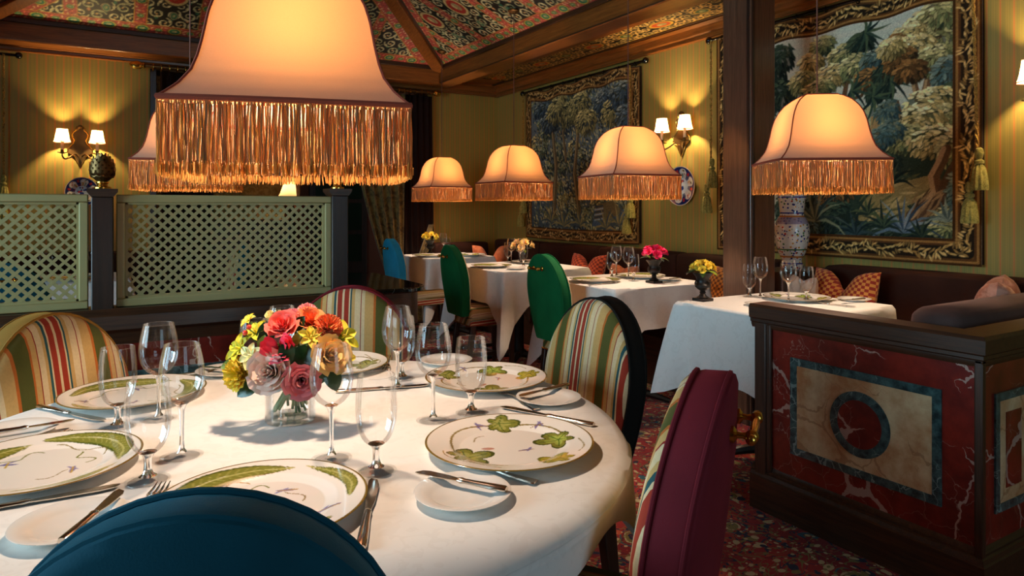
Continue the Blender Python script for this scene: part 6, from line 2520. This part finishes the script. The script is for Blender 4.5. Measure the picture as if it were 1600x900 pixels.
def posy(p, blooms, R, mat, label, leaves=6, seed=1):
    o = empty('flower_posy', p)
    tag(o, label, 'flowers', 'posies on the wall tables')
    g = random.Random(seed)
    src = rose_mesh(R, 4, seed, 0.9)
    me = src.mesh('bloom', True, 80)
    me.materials.append(mat)
    for k in range(blooms):
        t = (k + 0.5) / blooms
        el = math.acos(1 - 0.95 * t)
        az = k * 2.4 + g.uniform(-0.3, 0.3)
        ax = Vector((math.sin(el) * math.cos(az), math.sin(el) * math.sin(az), math.cos(el) * 0.9 + 0.15)).normalized()
        b = link_mesh('bloom', me, None, o)
        b.matrix_local = Matrix.Translation(Vector((ax.x * R * 2.7, ax.y * R * 2.7, ax.z * R * 2.1 - R * 0.2))) @ aim(ax, k)
    for k in range(leaves):
        a = k * 2 * PI / leaves + g.uniform(-0.3, 0.3)
        lf = leaf_mesh(0.055, 0.015, 0.4)
        lf.move(Matrix.Rotation(a, 4, 'Z') @ Matrix.Translation((R * 1.3, 0, -R * 0.3)) @ Matrix.Rotation(g.uniform(-0.8, 0.2), 4, 'Y'))
        lf.build('leaf', M['leaf_l'] if k % 2 else M['leaf'], o, angle=80)
    return o


def urn(p, label):
    o = empty('urn', (p[0], p[1], ZT))
    tag(o, label, 'urn', 'table urns')
    MB().lathe(urn_prof, 28).build('bowl', M['iron'], o)
    MB().box(-0.036, 0.036, -0.036, 0.036, 0.0, 0.014).build('square_foot', M['iron'], o, bevel=0.002)
    for s in (-1, 1):
        m = MB()
        m.tube(spline([(s * 0.036, 0, 0.075), (s * 0.05, 0, 0.082), (s * 0.046, 0, 0.098), (s * 0.032, 0, 0.096)], 4), 0.0035, 6)
        m.build('handle', M['iron'], o)


p = TZ(1098, 470)
urn(p, 'black footed urn with yellow roses on the table behind the booth')
posy((p[0], p[1], ZT + 0.150), 13, 0.019, M['yellow'], 'posy of yellow roses in the urn on the table behind the booth', 9, 3)
p = TZ(1022, 442)
urn(p, 'black footed urn holding magenta roses')
posy((p[0], p[1], ZT + 0.158), 9, 0.027, M['magenta'], 'posy of magenta roses in a black urn', 6, 5)
p = (2.98, 4.80)
o = empty('bud_vase', (p[0], p[1], ZT))
tag(o, 'small dark glass vase holding peach roses', 'vase', 'table urns')
MB().lathe([(1e-4, 0), (0.03, 0.0), (0.032, 0.01), (0.028, 0.05), (0.034, 0.095), (0.031, 0.095), (1e-4, 0.08)], 24).build('body', M['black_gloss'], o)
posy((p[0], p[1], ZT + 0.118), 8, 0.031, M['peach'], 'posy of peach roses in a dark vase', 7, 8)
p = (2.72, 6.08)
urn(p, 'small black urn on the far corner table')
posy((p[0], p[1], ZT + 0.155), 9, 0.026, M['yellow'], 'posy of golden yellow flowers on the far corner table', 5, 9)

# ------------------------------------------------------------------ the room seen through the opening and the lattice
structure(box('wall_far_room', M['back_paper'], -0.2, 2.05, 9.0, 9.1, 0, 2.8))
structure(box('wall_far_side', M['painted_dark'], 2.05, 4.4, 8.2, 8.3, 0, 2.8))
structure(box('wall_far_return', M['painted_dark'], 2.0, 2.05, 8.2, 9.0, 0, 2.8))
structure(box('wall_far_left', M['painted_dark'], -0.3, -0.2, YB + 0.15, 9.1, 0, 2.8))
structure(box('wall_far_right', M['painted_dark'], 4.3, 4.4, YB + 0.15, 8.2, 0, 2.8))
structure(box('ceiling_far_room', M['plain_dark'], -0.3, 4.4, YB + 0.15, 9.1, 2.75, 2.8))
# sideboard with lamps
sb = empty('sideboard', (1.35, 8.55, 0))
tag(sb, 'dark sideboard below the lamp in the room beyond the opening', 'sideboard')
MB().box(-0.8, 0.6, -0.2, 0.3, 0.12, 1.02).build('body', M['dark_x'], sb, bevel=0.006)
MB().box(-0.83, 0.63, -0.23, 0.32, 1.02, 1.06).build('top', M['dark_x'], sb, bevel=0.006)
for x in (-0.55, -0.1, 0.35):
    d = MB().box(x - 0.2, x + 0.2, -0.215, -0.2, 0.2, 0.95).build('door', M['dark_z'], sb, bevel=0.006)
    MB().ball((x + 0.15, -0.225, 0.6), 0.015).build('knob', M['brass'], d)
for x in (-0.75, 0.55):
    for y in (-0.15, 0.25):
        MB().box(x - 0.03, x + 0.03, y - 0.03, y + 0.03, 0, 0.12).build('foot', M['leg'], sb)


def table_lamp(p, k, label, pleats=0):
    o = empty('table_lamp', p)
    tag(o, label, 'lamp', 'lamps beyond the opening')
    MB().lathe([(1e-4, 0), (0.06, 0), (0.065, 0.012), (0.03, 0.03), (0.022, 0.06), (0.045, 0.12), (0.03, 0.19), (0.012, 0.22), (0.012, 0.28), (1e-4, 0.28)], 20).build('base', M['bronze'], o)
    rp = (pleats, 0.03) if pleats else None
    MB().lathe([(0.150 * k, 0.27), (0.125 * k, 0.32), (0.095 * k, 0.42), (0.08 * k, 0.46)], 96 if pleats else 24, ripple=rp).build('shade', M['white_shade'], o, angle=70)
    light('table_lamp_bulb', 'POINT', (p[0], p[1], p[2] + 0.36), 5.0, (1.0, 0.74, 0.42), 0.03)


x, y, z = on_y(457, 292, 8.52)
table_lamp((x, y, 1.06), 1.15, 'white shaded table lamp glowing beyond the opening')
x, y, z = on_y(505, 300, 8.42)
table_lamp((x, y, 1.06), 0.8, 'small pleated table lamp glowing beside the partition post', 24)
pf = empty('picture_frame', (on_y(424, 262, 8.99)[0], 8.99, on_y(424, 262, 8.99)[2]))
tag(pf, 'small framed picture on the wall beyond the opening', 'picture')
MB().box(-0.17, 0.17, -0.02, 0.0, -0.15, 0.15).build('frame', M['brass'], pf, bevel=0.006)
MB().box(-0.13, 0.13, -0.024, -0.02, -0.11, 0.11).build('mount', M['porcelain'], pf)
MB().box(-0.06, 0.06, -0.027, -0.024, -0.05, 0.05).build('print', M['plain_dark'], pf)
# glazed door with green panes
gd = structure(empty('door_1', (2.45, 8.19, 0)))
MB().box(-0.35, 0.35, -0.04, 0.0, 0, 2.2).build('door_frame', M['dark_z'], gd, bevel=0.005)
for i in range(2):
    for j in range(4):
        MB().box(-0.28 + 0.30 * i, -0.02 + 0.30 * i, -0.05, -0.04, 0.55 + 0.38 * j, 0.88 + 0.38 * j).build('pane', plain('green_pane', (26, 40, 22), 0.3) if (i, j) == (0, 0) else bpy.data.materials['green_pane'], gd)
# carved dark chair beyond the opening
cc = empty('carved_chair', (1.98, 7.4, 0))
tag(cc, 'dark carved armchair beyond the opening beside the olive curtain', 'chair')
MB().tube(spline([(-0.22, 0.2, 0.45), (-0.24, 0.24, 0.8), (-0.2, 0.26, 1.08), (0, 0.28, 1.16), (0.2, 0.26, 1.08), (0.24, 0.24, 0.8), (0.22, 0.2, 0.45)], 6), 0.022, 8).build('back_frame', M['black_gloss'], cc)
MB().ball((0, 0.27, 1.19), 0.05, 10, 6).ball((-0.07, 0.27, 1.16), 0.035, 10, 6).ball((0.07, 0.27, 1.16), 0.035, 10, 6).build('carved_crest', M['bronze'], cc)
cushion_block(-0.25, 0.25, -0.25, 0.22, 0.38, 0.48).build('seat', M['wine_v'], cc)
for x in (-0.22, 0.22):
    for y in (-0.22, 0.2):
        MB().tube([(x, y, 0.4), (x * 1.05, y * 1.05, 0.2), (x, y, 0.0)], [0.026, 0.02, 0.016], 8).build('leg', M['black_gloss'], cc)

# dining places behind the lattice partition
square_table(-0.55, 0.15, 4.85, 5.55, 'behind the lattice partition', 0.30, 0.55, 6)
for i, (x, y, rz, sh, lab) in enumerate(((-0.42, 4.18, 90, 'teal', 'teal velvet dining chair seen through the lattice'), (0.55, 5.2, 180, 'teal', 'teal velvet dining chair beside the table behind the lattice'))):
    o = make_chair(M[sh])
    o.location = (x, y + (0.2 if i == 0 else 0), 0)
    o.rotation_euler = (0, 0, math.radians(rz))
    tag(o, lab, 'chair', 'chairs behind the lattice')
for px_, py_, lab in ((-0.3, 5.1, 'near'), (-0.05, 5.3, 'far')):
    glass('wine', (px_, py_, ZT), lab + ' wine glass on the table behind the lattice', 'glasses behind the lattice')
plate('fern', (-0.2, 5.05), 0.3, 'charger plate on the table behind the lattice')
rects = [('back_cushion', (-1.6, -0.62, 6.475, 6.645, 0.40, 0.84)), ('back_cushion', (-0.62, 0.33, 6.475, 6.645, 0.40, 0.84)), ('seat_cushion', (-1.6, 0.33, 6.02, 6.47, 0.33, 0.46))]
banquette('banquette', 'dark bench along the back wall behind the lattice partition', rects, (-1.6, 0.33, 6.06, 6.64, 0, 0.33))
